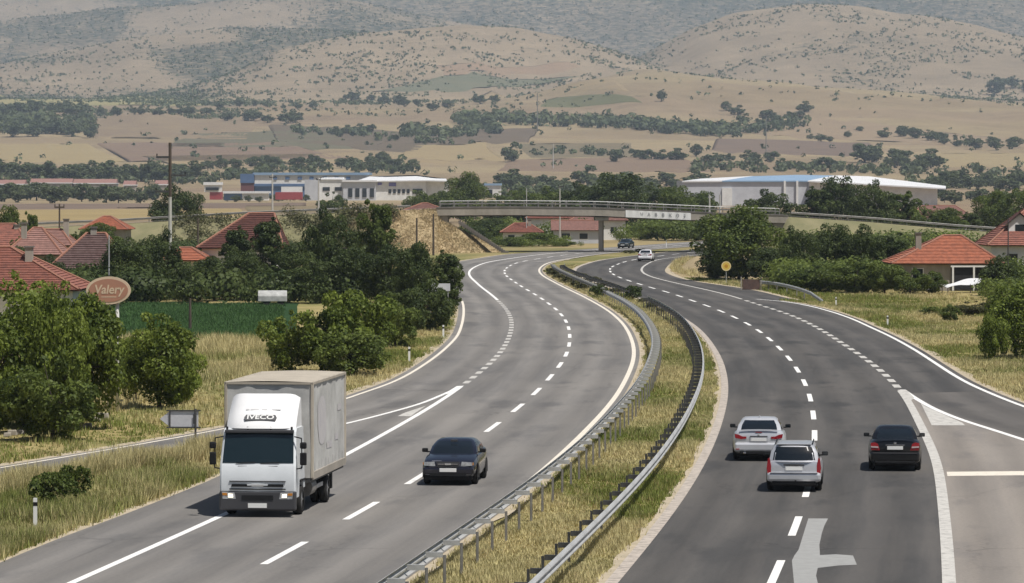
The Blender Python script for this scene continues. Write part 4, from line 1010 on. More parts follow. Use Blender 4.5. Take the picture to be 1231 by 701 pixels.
def variant(key, seed, H, W, z0, nclump, nleaf, leaf, **k):
    out = []
    for mname in LEAF_SET: out.append(None)
    v = crown_mesh('crown', M['leaf_mid'], seed, H, W, z0, nclump, nleaf, leaf, **k)
    VAR[key] = dict(H=H, W=W, crown=v[0], trunk=trunk_mesh(H, W, z0, v[1], seed), mats={})
for i in range(3): variant('broad%d' % i, 10 + i, 6.0, 6.0, .15, 60, 16000, .10)
for i in range(2): variant('round%d' % i, 20 + i, 7.5, 8.0, .3, 74, 17000, .125)
for i in range(2): variant('tall%d' % i, 30 + i, 8.0, 4.6, .3, 56, 12000, .12, taper=1.4)
for i in range(3): variant('bush%d' % i, 40 + i, 3.4, 4.2, .0, 36, 9000, .085)
for i in range(5): variant('far%d' % i, 50 + i, 8.0, 8.0, .1, 34, 1500, .40)
for i in range(2): variant('weed%d' % i, 60 + i, 1.3, 2.2, .0, 26, 2600, .06, up=.8)
def crown_for(key, mname):
    V = VAR[key]
    if mname not in V['mats']:
        me = V['crown'].copy(); me.materials.clear(); me.materials.append(M[mname]); V['mats'][mname] = me
    return V['mats'][mname]
NT = [0]
def plant(pos, H, W, key, mname, label, group=None, name='tree', cat='tree'):
    NT[0] += 1; r = random.Random(NT[0] * 13)
    e = empty(name, pos, r.uniform(0, 6.28), label, cat, group); V = VAR[key]
    s = (W / V['W'], W / V['W'], H / V['H'])
    cr_ = data_obj('crown', V['crown'], e, None, None, s); cr_.material_slots[0].link = 'OBJECT'; cr_.material_slots[0].material = M[mname]
    data_obj('trunk', V['trunk'], e, None, None, s)
    return e
def tree(px, d, ytop, wpx, key, mname, label, group=None, name='tree', cat='tree'):
    x = (px - CXP) / FPX * d; z = float(tz(x, d)); zt = CAMH - (ytop - HOR) * d / FPX
    return plant((x, d, z), max(.6, zt - z), wpx * d / FPX * 1.06, key, mname, label, group, name, cat)
B, Mi, Dk, Fa, Ol = LEAF_SET
NEAR = [
 (30,163,326,156,'broad0',B,'big leafy walnut-like tree at the left edge in front of the red roof'),
 (98,161,346,108,'broad1',B,'leafy tree beside the oval sign, right half of the big left clump'),
 (66,158,340,84,'broad2',B,'leafy tree in the middle of the big left clump below the red roof'),
 (-18,158,372,110,'broad2',B,'leafy tree cut by the left edge of the picture'),
 (62,154,430,110,'bush0',Mi,'low leafy bush at the foot of the big left tree'),
 (192,176,377,100,'broad2',B,'rounded green bush-tree right of the oval sign'),
 (220,180,408,56,'bush1',B,'small green bush on the right side of the rounded bush-tree'),
 (164,182,404,48,'bush2',B,'small green bush between the oval sign posts and the rounded bush-tree'),
 (350,208,374,76,'bush0',B,'bright green bush on the verge behind the truck, leftmost'),
 (400,207,352,92,'bush1',B,'tall bright green bush on the verge above the truck'),
 (440,222,346,88,'bush2',B,'bright green bush on the verge, between the tall bush and the curve'),
 (474,242,352,66,'bush0',Mi,'green bush on the verge nearest the curve of the slip road'),
 (425,205,396,90,'bush2',Mi,'low green bush in front of the tall bright bush on the verge'),
 (150,336,285,62,'round0',Dk,'dark tree above the oval sign'),
 (188,341,277,60,'round1',Dk,'dark tree left of the low orange shed roof'),
 (222,333,312,50,'broad0',Dk,'low dark tree beneath the low orange shed roof'),
 (258,336,306,56,'broad1',Dk,'low dark tree in front of the dark red roofed house'),
 (293,340,300,58,'round0',Dk,'dark tree right of the dark red roofed house wall'),
 (327,346,257,50,'tall0',Dk,'tall dark tree just right of the dark red roof'),
 (352,338,292,58,'broad2',Dk,'dark tree between the two tall dark trees left of centre'),
 (397,347,251,64,'round1',Dk,'tall wide dark tree below the white factory'),
 (378,330,306,62,'broad0',Dk,'dark tree over the bright bushes, left of centre'),
 (424,331,296,60,'broad1',Dk,'dark tree below the narrow tall green tree'),
 (451,356,233,46,'tall1',Mi,'narrow tall green tree reaching up to the white factory'),
 (467,312,294,64,'broad2',Dk,'dark tree left of the embankment foot'),
 (500,302,290,56,'round0',Dk,'dark tree before the dry embankment'),
 (534,290,297,48,'tall0',Dk,'dark tree at the edge of the left carriageway curve'),
 (516,268,336,58,'bush1',Dk,'dark bush behind the small white road sign'),
 (487,262,345,58,'bush2',Dk,'dark bush left of the small white road sign'),
 (22,396,284,28,'broad0',Mi,'small green tree between the far left red roofs'),
 (50,394,291,22,'tall1',Dk,'slim dark tree before the faded pink roofs'),
 (82,374,302,26,'broad2',Dk,'dark bush left of the maroon-brown roof ridge'),
 (288,350,268,44,'tall0',Dk,'dark tree covering the middle of the dark red roof'),
 (119,506,266,50,'broad1',Mi,'green bush before the distant orange ridge roof'),
 (215,655,222,66,'round1',Dk,'big dark tree behind the tall concrete power pole'),
 (8,440,246,44,'round0',Mi,'dark green tree above the small red roof at the far left'),
 (36,452,250,22,'tall1',Mi,'slim dark tree between red roofs at the far left'),
 (18,368,294,46,'broad1',Dk,'dark bushy tree below the far left red roof'),
 (58,345,306,44,'broad2',Dk,'dark bushy tree left of the maroon-brown roof'),
 (112,330,320,40,'bush0',Dk,'dark bush under the maroon-brown roof'),
 (90,420,276,22,'tall0',Mi,'small green tree left of the maroon-brown ridge'),
 (889,405,246,104,'round0',Mi,'large dense green tree beside the right carriageway behind the yellow sign'),
 (862,412,290,50,'broad0',Dk,'lower left lobe-like bush beside the large dense tree'),
 (928,396,296,60,'broad1',Dk,'dark bush at the right foot of the large dense tree'),
 (962,384,272,52,'round1',Dk,'dark hedge tree next to the large dense tree'),
 (1000,388,268,56,'round0',Dk,'dark hedge tree in the middle of the right hedge'),
 (1038,386,270,54,'broad2',Dk,'dark hedge tree left of the orange house'),
 (1072,392,276,46,'tall1',Dk,'dark tree just left of the orange roof chimney'),
 (985,362,318,64,'bush0',Mi,'low hedge bush behind the bent white guardrail'),
 (1028,360,312,62,'bush1',Mi,'low hedge bush with lighter leaves left of the orange house'),
 (1064,358,314,54,'bush2',Mi,'low hedge bush below the left end of the orange roof'),
 (1095,356,322,50,'bush0',Mi,'low hedge bush in front of the orange house wall'),
 (1120,360,326,36,'bush1',Mi,'small bush before the orange house porch'),
 (1203,352,304,52,'broad0',Dk,'dark bushy tree right of the orange house'),
 (1222,226,336,86,'broad1',B,'bright green bushy tree at the right edge of the picture'),
 (1196,222,376,40,'bush2',B,'bright green low bush at the right edge below the bushy tree'),
 (1143,286,366,26,'bush1',Mi,'small green shrub on the right verge below the porch'),
 (1118,300,372,30,'weed0',Mi,'low green weeds on the right verge near the hedge'),
 (1170,300,362,50,'bush0',Ol,'olive shrub right of the small shrub on the right verge'),
 (926,655,228,66,'round1',Dk,'dark tree over the embankment road right of the large tree'),
 (903,660,241,40,'broad2',Dk,'small dark tree peeking above the large dense tree'),
 (978,648,221,50,'tall0',Dk,'dark tree before the warehouse corner'),
 (1010,660,211,60,'round0',Dk,'tallest dark tree before the white warehouse annex'),
 (1049,652,217,56,'round1',Dk,'dark tree below the white annex roof'),
 (1086,660,226,44,'tall1',Mi,'green tree below the right end of the white annex roof'),
 (1112,650,245,48,'broad0',Mi,'green tree on the embankment right of the annex'),
 (1140,646,248,42,'broad1',Mi,'green tree on the embankment above the orange roof'),
 (1164,660,253,36,'tall0',Dk,'dark tree left of the large dark red roof'),
 (1196,720,228,56,'round0',Mi,'green tree rising behind the large dark red roof'),
 (1232,705,222,60,'round1',Mi,'green tree at the right edge above the large dark red roof'),
 (742,810,207,84,'round0',Dk,'broad dark tree above the bridge centre'),
 (704,840,219,64,'round1',Dk,'dark tree left of the broad dark tree above the bridge'),
 (786,840,219,56,'broad0',Dk,'dark tree right of the broad dark tree above the bridge'),
 (813,800,223,52,'round0',Mi,'green tree above the banner'),
 (842,830,228,44,'broad1',Mi,'green tree above the right end of the bridge'),
 (660,930,224,56,'broad2',Mi,'green tree behind the bridge, beside the street lamp pole'),
 (628,940,226,50,'round1',Mi,'green tree behind the thin light pole'),
 (600,960,230,44,'broad0',Mi,'green bushy tree below the white arched hangar'),
 (560,1000,206,50,'round0',Mi,'tall green tree right of the white factory'),
 (533,980,228,44,'broad1',Mi,'green tree below the white factory end'),
 (505,960,229,40,'broad2',Mi,'green tree in front of the white factory right wing'),
 (398,1050,231,36,'bush0',Mi,'dark bush before the factory office'),
 (800,690,266,58,'round1',Mi,'green trees under the banner, middle one'),
 (836,690,265,50,'broad0',Mi,'green tree under the right end of the banner'),
 (770,700,271,42,'broad1',Mi,'green bush behind the dark car under the bridge'),
 (858,675,268,40,'broad2',Dk,'dark bush under the right end of the bridge'),
 (588,700,262,52,'round0',Dk,'dark tree under the bridge left end'),
 (566,650,270,40,'broad0',Dk,'dark bush beside the stepped drain'),
 (614,626,285,44,'bush1',Dk,'dark bush before the red roofed house under the bridge'),
 (648,628,279,48,'bush2',Mi,'green bush between the two houses under the bridge'),
 (676,626,288,34,'bush0',Mi,'low green bush before the long brown house under the bridge'),
 (742,720,266,30,'broad1',Mi,'green bush right of the bridge pier'),
 (890,330,400,1,'weed1',Ol,None),
]
for a in NEAR:
    if a[6] is None: continue
    nm = 'bush' if a[4].startswith(('bush', 'weed')) else 'tree'
    tree(*a[:7], None, nm, nm)
ORD = 'first second third fourth fifth sixth seventh eighth ninth tenth eleventh twelfth thirteenth fourteenth fifteenth sixteenth seventeenth eighteenth nineteenth twentieth'.split()
# leafy weeds on the grass island at the lower left and in the median
for px, py, w, h, lab in [(60, 612, 62, 44, 'leafy green weed clump on the grass island above the delineator post'), (92, 600, 50, 40, 'leafy green weed clump right of the larger clump on the grass island')]:
    p = G(px, py); plant(p, h * p.y / FPX, w * p.y / FPX, 'weed0', Mi, lab, None, 'weed_clump', 'weed')
for i, (d_, off, h, w) in enumerate(sorted([(346, 1.1, 1.5, 1.8), (352, 1.6, 1.2, 2.0), (340, 3.6, 1.5, 2.2), (344, 4.0, 1.4, 2.0), (372, 1.4, .9, 2.2), (384, 1.4, .9, 2.0), (398, 1.3, 1.0, 2.4), (412, 1.3, .9, 2.2), (426, 1.2, 1.0, 2.2), (440, 1.1, .9, 2.0),
      (328, 3.9, .8, 2.2), (316, 4.0, .8, 2.2), (304, 3.9, .7, 2.0), (360, 3.7, .8, 2.4), (380, 3.6, .8, 2.4), (400, 3.6, .9, 2.4), (420, 3.5, .8, 2.4), (560, 3.2, .9, 2.6), (575, 2.2, .8, 2.4)])):
    plant((float(LI(d_)) + off, d_, -.05), h * (.75 if h > 1.1 else .6), w * .8, 'weed%d' % (i % 2), Dk if h > 1.1 else Ol, '%s weed clump along the far median guardrails, counted from the viewer' % ORD[i], 'weeds in the far median', 'weed_clump', 'weed')

# distant trees one can tell apart, in bands
def band(poly, n, hpx, label, group, seed, mname=None, jit=3, wr=(1.1, 1.9)):
    r = random.Random(seed); L_ = [0]; out = []
    for a, b in zip(poly[:-1], poly[1:]): L_.append(L_[-1] + math.hypot(b[0] - a[0], b[1] - a[1]))
    for i in range(n):
        t = (i + r.uniform(.1, .9)) / n * L_[-1]; k = max(j for j in range(len(L_) - 1) if L_[j] <= t)
        f = (t - L_[k]) / (L_[k + 1] - L_[k]); px = poly[k][0] + f * (poly[k + 1][0] - poly[k][0]); py = poly[k][1] + f * (poly[k + 1][1] - poly[k][1]) + r.uniform(-jit, jit)
        p = PT(px, py, 500); h = r.uniform(*hpx) * p.y / FPX
        out.append((px, p, h, h * r.uniform(*wr), 'far%d' % r.randrange(5)))
    out.sort(key=lambda q: q[0])
    for i, (px, p, h, w, key) in enumerate(out): plant(p, h, w, key, mname or Fa, '%s from left: %s' % (ORD[i], label), group)
G1 = 'rounded dark green tree in the long tree belt behind the left barns'
band([(-60,219), (60,217), (170,219), (235,217)], 20, (20, 28), G1, 'tree belt behind the left barns', 1)
band([(-60,244), (60,243), (185,243)], 18, (16, 24), 'leafy green tree in the tree row before the left barns', 'tree row before the left barns', 2)
band([(245,205), (300,203), (430,201), (500,200)], 15, (10, 17), 'small dark tree in the hedge line behind the striped factory', 'hedge line behind the striped factory', 3, jit=1.5)
band([(270,243), (330,242), (370,243)], 8, (7, 11), 'low dark shrub before the red and white trailer', 'shrubs before the trailer', 4, jit=1)
band([(600,228), (720,224), (850,226)], 16, (14, 24), 'hazy green tree in the belt beyond the bridge', 'tree belt beyond the bridge', 5)
band([(1120,232), (1180,226), (1290,224)], 14, (14, 26), 'hazy green tree in the belt right of the warehouse', 'tree belt right of the warehouse', 6, jit=5)
band([(1130,246), (1250,240)], 8, (12, 18), 'green tree in the near row right of the warehouse annex', 'tree row right of the annex', 7)
band([(-40,160), (30,163), (110,164)], 12, (12, 20), 'dark tree at the front of the small wood on the far left', 'front trees of the far left wood', 8)
band([(-40,140), (40,138), (110,138)], 10, (12, 18), 'dark tree on the upper rim of the far left wood', 'rim trees of the far left wood', 9)
band([(115,139), (180,137), (250,139)], 11, (7, 12), 'small dark tree in the hedgerow below the pale strip field', 'hedgerow below the pale strip field', 10, jit=1.5)
band([(255,132), (300,129), (385,130)], 7, (6, 11), 'small green tree above the dark ploughed field', 'trees above the dark ploughed field', 11, jit=2)
band([(265,146), (320,147), (370,149)], 6, (10, 15), 'round green tree standing by the dark ploughed field', 'trees by the dark ploughed field', 12, jit=1)
band([(400,162), (455,158)], 5, (8, 12), 'small dark tree left of the long wood', 'trees left of the long wood', 13)
band([(420,120), (480,128), (545,130)], 8, (8, 14), 'green tree below the grey-green hillside field', 'trees below the hillside field', 14, jit=4)
band([(560,127), (580,124), (606,126)], 3, (9, 12), 'lone round tree above the long wood', 'lone trees above the long wood', 15, jit=1)
band([(455,195), (470,193), (430,204), (450,206)], 6, (10, 16), 'pale green bushy tree on the slope above the white factory', 'trees above the white factory', 16)
band([(730,194), (760,193), (810,192), (850,190)], 6, (12, 17), 'round hazy tree in the fields above the bridge', 'trees in the fields above the bridge', 17)
band([(870,130), (900,150), (960,146), (970,130)], 9, (10, 16), 'hazy green tree in the grove on the right slope', 'grove on the right slope', 18, jit=5)
band([(840,196), (900,198), (950,200), (1000,205)], 10, (10, 16), 'hazy tree in the row above the warehouse', 'row above the warehouse', 19, jit=4)
band([(1030,200), (1045,190), (1060,200), (1090,205), (1130,208)], 8, (16, 26), 'tall hazy tree clump right above the warehouse', 'tall clump above the warehouse', 20, jit=5)
band([(1060,165), (1110,166), (1150,176), (1231,180)], 14, (8, 15), 'hazy tree in the hedgerow on the right slope', 'hedgerow on the right slope', 21, jit=3)
band([(960,170), (1000,168), (1040,158)], 5, (6, 10), 'small shrub tree in the right hand fields', 'shrub trees in the right fields', 22)
band([(1185,112), (1205,108), (1250,112)], 5, (12, 20), 'hazy round tree at the foot of the right hill', 'trees at the foot of the right hill', 23, jit=5)
plant(PT(795, 122, 500), 15 * PT(795, 122, 500).y / FPX, 13 * PT(795, 122, 500).y / FPX, 'far0', Fa, 'single dark square-crowned tree alone on the pale slope', None)
plant(PT(615, 195, 500), 24 * PT(615, 195, 500).y / FPX, 24 * PT(615, 195, 500).y / FPX, 'far1', Fa, 'single umbrella-shaped tree in the brown field above the bridge', None)

# woods and scrub that read as one mass
def mass(name, pts, label, cat, seed, n=14, leaf=.30, mname='leaf_far_haze', zf=None):
    """pts: rows of x, d, height, width"""
    rs = np.random.default_rng(seed); P = np.array(pts, float); k = len(P)
    z = (zf or tz)(P[:, 0], P[:, 1])
    d = rs.normal(size=(k, n, 3)); d /= np.linalg.norm(d, axis=2)[..., None]
    rr = rs.uniform(.45, 1, (k, n, 1)) * d
    pos = np.stack([P[:, 0], P[:, 1], z + P[:, 2] * .5], 1)[:, None, :] + rr * np.stack([P[:, 3] * .5, P[:, 3] * .5, P[:, 2] * .5], 1)[:, None, :]
    pos = pos.reshape(-1, 3); nm = (d * .9 + rs.normal(size=d.shape) * .4 + np.array([0, 0, .3])).reshape(-1, 3)
    size = np.repeat(leaf * (P[:, 2] + P[:, 3]) * .5, n) * rs.uniform(.7, 1.3, k * n)
    v, lp = leaves(pos, nm, size, rs)
    me = mesh_np(name, v, lp, 4, M[mname]); at = me.attributes.new('tone', 'FLOAT', 'POINT')
    at.data.foreach_set('value', np.repeat(np.clip(np.repeat(rs.normal(.45, .2, k), n) + rs.normal(0, .12, k * n), 0, 1), 4).astype(np.float32))
    o = data_obj(name, me); return put(o, label, cat, None, 'stuff')
def wood_pts(poly, thick, n, hpx, seed):
    r = random.Random(seed); out = []
    for i in range(n):
        t = r.random() * (len(poly) - 1); k = int(t); f = t - k
        px = poly[k][0] + f * (poly[k + 1][0] - poly[k][0]); py = poly[k][1] + f * (poly[k + 1][1] - poly[k][1]) + r.uniform(-thick, thick)
        p = PT(px, py, 500); h = r.uniform(*hpx) * p.y / FPX; out.append((p.x, p.y, h, h * r.uniform(.9, 1.4)))
    return out
mass('distant_woodland', wood_pts([(545,150), (600,146), (680,148), (740,150), (800,156), (885,162)], 5, 240, (8, 15), 1) + wood_pts([(480,162), (540,164), (600,158)], 4, 60, (9, 15), 11) + wood_pts([(350,158), (420,164), (500,172), (545,172)], 3, 40, (7, 12), 12), 'long dark wood stretching across the middle slope', 'woodland', 1, 26, .22)
mass('distant_woodland', wood_pts([(-60,154), (30,152), (115,152)], 9, 170, (8, 15), 2), 'small dark wood on the far left slope', 'woodland', 2, 24, .22)
mass('distant_woodland', wood_pts([(640,186), (700,184), (730,186)], 3, 30, (5, 9), 3) + wood_pts([(820,158), (880,160), (930,156), (970,150)], 4, 60, (8, 13), 31), 'hazy wood around the right slope grove', 'woodland', 3, 24, .22)
mass('distant_woodland', wood_pts([(830,206), (900,204), (980,204), (1040,208), (1100,208), (1290,210)], 4, 160, (5, 12), 4) + wood_pts([(1090,222), (1180,222), (1300,218)], 5, 70, (8, 14), 41), 'hazy tree mass behind and right of the warehouse', 'woodland', 4, 24, .22)
mass('distant_woodland', wood_pts([(-80,222), (80,218), (240,220), (330,208), (500,206)], 3, 190, (7, 14), 5) + wood_pts([(-80,238), (60,236), (190,238)], 4, 150, (7, 13), 51) + wood_pts([(560,236), (700,234), (840,234)], 6, 180, (8, 16), 52), 'low tree mass filling in between the valley tree belts', 'woodland', 5, 24, .22)
# scrub on the hills
rs = np.random.default_rng(5); K = 320000
px_ = rs.uniform(-140, 1380, K); dd_ = rs.uniform(4300, 10500, K); xx_ = (px_ - CXP) / FPX * dd_
zz_, ow_ = terrain(xx_, dd_); ve = scrub(xx_, dd_, ow_)
nn_ = fbm(xx_ / 60, dd_ / 90, 91, 3)
dens = np.where(ow_ == 2, .34, np.where(ow_ == 3, .40, np.where(ow_ == 1, .03, np.where(ow_ == 0, .03, .14)))) * sstep(.42, .66, nn_) + .30 * ve
keep = rs.random(K) < dens * .75
P_ = np.stack([xx_, dd_, rs.uniform(1.6, 4.2, K), rs.uniform(2.5, 6.5, K) * rs.uniform(.7, 1.5, K)], 1)[keep]
mass('hillside_scrub', rs.permutation(P_)[:36000], 'countless dark shrubs dotted over the dry hills', 'shrubs', 6, 5, .40)
# shrubs on the plain
K = 260; px_ = rs.uniform(-140, 1380, K); py_ = rs.uniform(112, 212, K)
pp = [PT(a, b, 500) for a, b in zip(px_, py_)]
mass('field_shrubs', [(p.x, p.y, h, h * 1.4) for p, h in zip(pp, rs.uniform(2, 5.5, K)) if p.y < 5600], 'small shrubs scattered over the far fields', 'shrubs', 7, 10, .32)

# ------------------------------------------------------------------ vehicles
def carpaint(name, c, metal=.5, rough=.28, coat=.6):
    return mat(name, c, tuple(v * .92 for v in c), scale=1.5, rough=rough, metal=metal, coat=coat, spec=.5)
M['cp_black'] = carpaint('paint_black_blue', (.008, .008, .016), .0, .25, .7)
M['cp_black2'] = carpaint('paint_black', (.005, .005, .006), .0, .30, .35)
M['cp_silver'] = carpaint('paint_silver', (.60, .61, .64), .4, .34, .6)
M['cp_white'] = carpaint('paint_silver_white', (.66, .67, .70), .35, .34, .6)
M['cp_green'] = carpaint('paint_dark_green_grey', (.035, .05, .05), .4, .25, 1.0)
M['cp_farwhite'] = carpaint('paint_white', (.78, .78, .80), .0, .3, .6)
M['car_glass'] = mat('tinted_car_glass', (.008, .012, .016), rough=.04, spec=.7, coat=.0)
M['tail_red'] = mat('tail_light_red', (.30, .010, .018), rough=.18, spec=.6, coat=.5)
M['tail_clear'] = mat('tail_light_clear', (.50, .40, .40), rough=.15, spec=.6, coat=.5)
M['head_clear'] = mat('head_light_clear', (.52, .54, .55), (.24, .25, .26), scale=9, rough=.12, spec=.7, coat=.8)
M['amber'] = mat('indicator_amber', (.55, .22, .03), rough=.25, coat=.5)
M['trim'] = mat('grey_trim', (.06, .06, .065), rough=.5)
M['interior'] = mat('seat_cloth', (.05, .05, .055), rough=.9)

def sharp(me, ang=34):
    me.polygons.foreach_set('use_smooth', [True] * len(me.polygons))
    try: me.set_sharp_from_angle(angle=R(ang))
    except Exception: pass
def loft(stations, sec):
    b = MB(); k = None; n = len(stations)
    for st in stations:
        s = sec(*st); k = len(s); b.v += s
    for i in range(n - 1):
        for j in range(k):
            a = i * k + j; c = i * k + (j + 1) % k; b.f.append((a, c, c + k, a + k))
    b.f.append(tuple(range(k))[::-1]); b.f.append(tuple(range((n - 1) * k, n * k)))
    return b
def hull_sec(y, w, zb, zt):
    h = zt - zb
    half = [(w * .84, zb), (w * .95, zb + .07 * min(1, h / .4)), (w * .992, zb + h * .28), (w, zb + h * .50), (w * .985, zb + h * .74), (w * .94, zb + h * .90), (w * .84, zt - .012), (w * .45, zt + .012)]
    return [(x, y, z) for x, z in half] + [(0, y, zt + .018)] + [(-x, y, z) for x, z in half[::-1]]
WHEEL = {}
def wheel(parent, x, y, r, w, s):
    key = (r, w)
    if key not in WHEEL:
        b = MB(); n = 24; prof = [(-w / 2, r * .62), (-w / 2, r * .90), (-w * .32, r), (w * .32, r), (w / 2, r * .90), (w / 2, r * .62)]
        for px, pr in prof: b.v += [(px, pr * math.cos(2 * math.pi * i / n), pr * math.sin(2 * math.pi * i / n)) for i in range(n)]
        for j in range(len(prof) - 1):
            for i in range(n): b.f.append((j * n + i, j * n + (i + 1) % n, (j + 1) * n + (i + 1) % n, (j + 1) * n + i))
        ty = b.mesh('tyre', M['rubber'], True)
        b = MB(); b.tube((-w * .3, 0, 0), (w * .36, 0, 0), r * .63, n=24)
        for i in range(5):
            a = 2 * math.pi * i / 5; b.box((w * .38, math.cos(a) * r * .33, math.sin(a) * r * .33), (.03, r * .12, r * .56), rx=a - math.pi / 2)
        ri = b.mesh('rim', M['rim'])
        WHEEL[key] = (ty, ri)
    ty, ri = WHEEL[key]
    e = data_obj('wheel', None, parent, (x, y, r), (0, 0, 0 if s > 0 else math.pi)); e.empty_display_size = .1
    data_obj('tyre', ty, e); data_obj('rim', ri, e)
def arch(parent, x, y, r, s):
    b = MB(); n = 18
    pts = [(math.cos(math.pi * i / n) * r, math.sin(math.pi * i / n) * r) for i in range(n + 1)]
    b.add([(x, y + p[0], r * .86 + p[1]) for p in pts] + [(x, y - r, .2), (x, y + r, .2)], [tuple(range(n + 1)) + (n + 1, n + 2)]); b.build('wheel_arch', M['black'], parent, fix=False)

def car(label, x, d, heading, paint, P, group=None):
    """local +Y is forward; origin on the ground under the middle of the car"""
    dx, dy = heading; rz = math.atan2(dy, dx) - math.pi / 2
    c = empty('car', (x, d, 0.004), rz, label, 'car', group)
    W, st = P['w'], P['stations']
    b = loft(st, hull_sec); body = b.build('body', paint, c); sharp(body.data)
    # cabin: stacked rings with bulged ends
    def ring(z, yf, yr, w, bf, br, cr=.10):
        pts = []
        n = 10
        for i in range(n + 1):                       # front, left to right
            s = i / n * 2 - 1; pts.append((w * s, yf + bf * (1 - s * s) - (cr * abs(s) ** 6), z))
        for i in range(1, n): pts.append((w * (1 + .02 * math.sin(math.pi * i / n)), yf - cr + (yr - yf + 2 * cr) * i / n, z))
        for i in range(n + 1):
            s = 1 - i / n * 2; pts.append((w * s, yr - br * (1 - s * s) + (cr * abs(s) ** 6), z))
        for i in range(1, n): pts.append((-w * (1 + .02 * math.sin(math.pi * i / n)), yr + cr + (yf - yr - 2 * cr) * i / n, z))
        return pts
    zb, zt = P['belt'], P['roof']
    rings = [ring(zb, P['f0'], P['r0'], P['wb'], .14, .10), ring(zb + (zt - zb) * .5, (P['f0'] + P['f1']) / 2 + .03, (P['r0'] + P['r1']) / 2 - P.get('rb', .03), (P['wb'] + P['wr']) / 2 + .025, .12, .08),
             ring(zt - .075, P['f1'], P['r1'], P['wr'], .08, .06), ring(zt - .02, P['f1'] - .14, P['r1'] + .12, P['wr'] - .09, .06, .05), ring(zt, P['f1'] - .45, P['r1'] + .40, P['wr'] - .28, .04, .03)]
    b = MB(); k = len(rings[0])
    for r_ in rings: b.v += r_
    for i in range(len(rings) - 1):
        for j in range(k): b.f.append((i * k + j, i * k + (j + 1) % k, (i + 1) * k + (j + 1) % k, (i + 1) * k + j))
    b.f.append(tuple(range((len(rings) - 1) * k, len(rings) * k)))
    cab = b.build('cabin', paint, c); sharp(cab.data, 40)
    def surf(j0, j1, s0, s1, t0, t1, off, n=10):
        """piece of the cabin wall between ring positions j0..j1 (fractions s) and heights t"""
        def at(s, t):
            q = j0 + (j1 - j0) * s; a = int(math.floor(q)); f = q - a
            def onr(r_): return Vector(r_[a % k]).lerp(Vector(r_[(a + 1) % k]), f)
            return onr(rings[0]).lerp(onr(rings[1]), t * 2) if t < .5 else onr(rings[1]).lerp(onr(rings[2]), t * 2 - 1)
        def P_(u, v):
            s = s0 + (s1 - s0) * u; t = t0 + (t1 - t0) * v
            p = at(s, t); e1 = at(min(1, s + .02), t) - at(max(0, s - .02), t); e2 = at(s, min(1, t + .02)) - at(s, max(0, t - .02))
            nn = e1.cross(e2); nn.normalize()
            if nn.dot(Vector((p.x, p.y - (P['f0'] + P['r0']) / 2, 0))) < 0: nn = -nn
            return p + nn * off
        b = MB(); b.grid(P_, n, 6); return b
    surf(0, 10, .07, .93, .03, .97, .008).build('windscreen', M['car_glass'], c, fix=False, smooth=True)
    surf(20, 30, P.get('rw', .10), 1 - P.get('rw', .10), P.get('rt', .06), .93, .008).build('rear_window', M['car_glass'], c, fix=False, smooth=True)
    for j0 in (10, 30):
        for s0, s1 in ((.13, .48), (.52, .86)): surf(j0, j0 + 10, s0, s1, .06, .88, .006, 6).build('side_window', M['car_glass'], c, fix=False, smooth=True)
    r, tw = P.get('wheel_r', .315), .20
    for yy in P['axles']:
        for s in (-1, 1):
            arch(c, s * (W / 2 + .004), yy, r * 1.14, s); wheel(c, s * (W / 2 - tw / 2 - .015), yy, r, tw, s)
    L_ = st[-1][0] - st[0][0]; b = MB(); b.box((0, (st[0][0] + st[-1][0]) / 2, .25), (W * .84, L_ * .93, .18)); b.build('underbody', M['black'], c, bevel=.03)
    for s in (-1, 1):                                   # mirrors on short arms
        b = MB(); b.box((s * (W / 2 + .06), P['f0'] - .42, zb + .10), (.19, .10, .13)); m_ = b.build('mirror', M['black'] if P.get('dark_mirror', True) else paint, c, bevel=.03)
        b = MB(); b.box((s * (W / 2 + .055), P['f0'] - .474, zb + .10), (.15, .006, .09)); b.build('mirror_glass', M['car_glass'], m_)
        b = MB(); b.box((s * (W / 2 - .05), P['f0'] - .42, zb + .05), (.10, .05, .04)); b.build('mirror_arm', M['black'], m_)
    yr = st[0][0]; yf = st[-1][0]
    def xz(part, polys, y, m, th=.02, both=True, parent=c, lean=0.0):
        for s in ((1, -1) if both else (1,)):
            b = MB(); q = [(s * px, pz) for px, pz in polys]
            b.prism(q if s > 0 else q[::-1], y - th / 2, y + th / 2); b.build(part, m, parent)
    for part, poly, y, m, both in P['details']:
        xz(part, poly, y, m, .03, both)
    b = MB(); b.box((0, yr + .10, .47), (W * .90, .30, .02)); b.v = []; b.f = []
    for part, cx, cy, cz, sx, sy, sz, m, bev in P['boxes']:
        b = MB(); b.box((cx, cy, cz), (sx, sy, sz)); b.build(part, {'paint': paint}.get(m) or M[m], c, bevel=bev)
    return c
def bumper_sec(y, w, zb, zt):
    return hull_sec(y, w, zb, zt)
def rect(x0, x1, z0, z1): return [(x0, z0), (x1, z0), (x1, z1), (x0, z1)]

SEDAN = lambda L, W, tr: [(-L / 2 + .02, W * .40, .34, .88 + tr), (-L / 2 + .06, W * .445, .30, .965 + tr), (-L / 2 + .20, W * .475, .26, 1.0 + tr), (-L / 2 + .65, W * .496, .23, 1.01 + tr), (-.75, W * .5, .20, .97), (.0, W * .5, .20, .94), (.75, W * .5, .20, .93), (1.15, W * .498, .20, .915), (L / 2 - .55, W * .488, .23, .83), (L / 2 - .22, W * .465, .26, .755), (L / 2 - .06, W * .43, .28, .68), (L / 2, W * .37, .32, .60)]
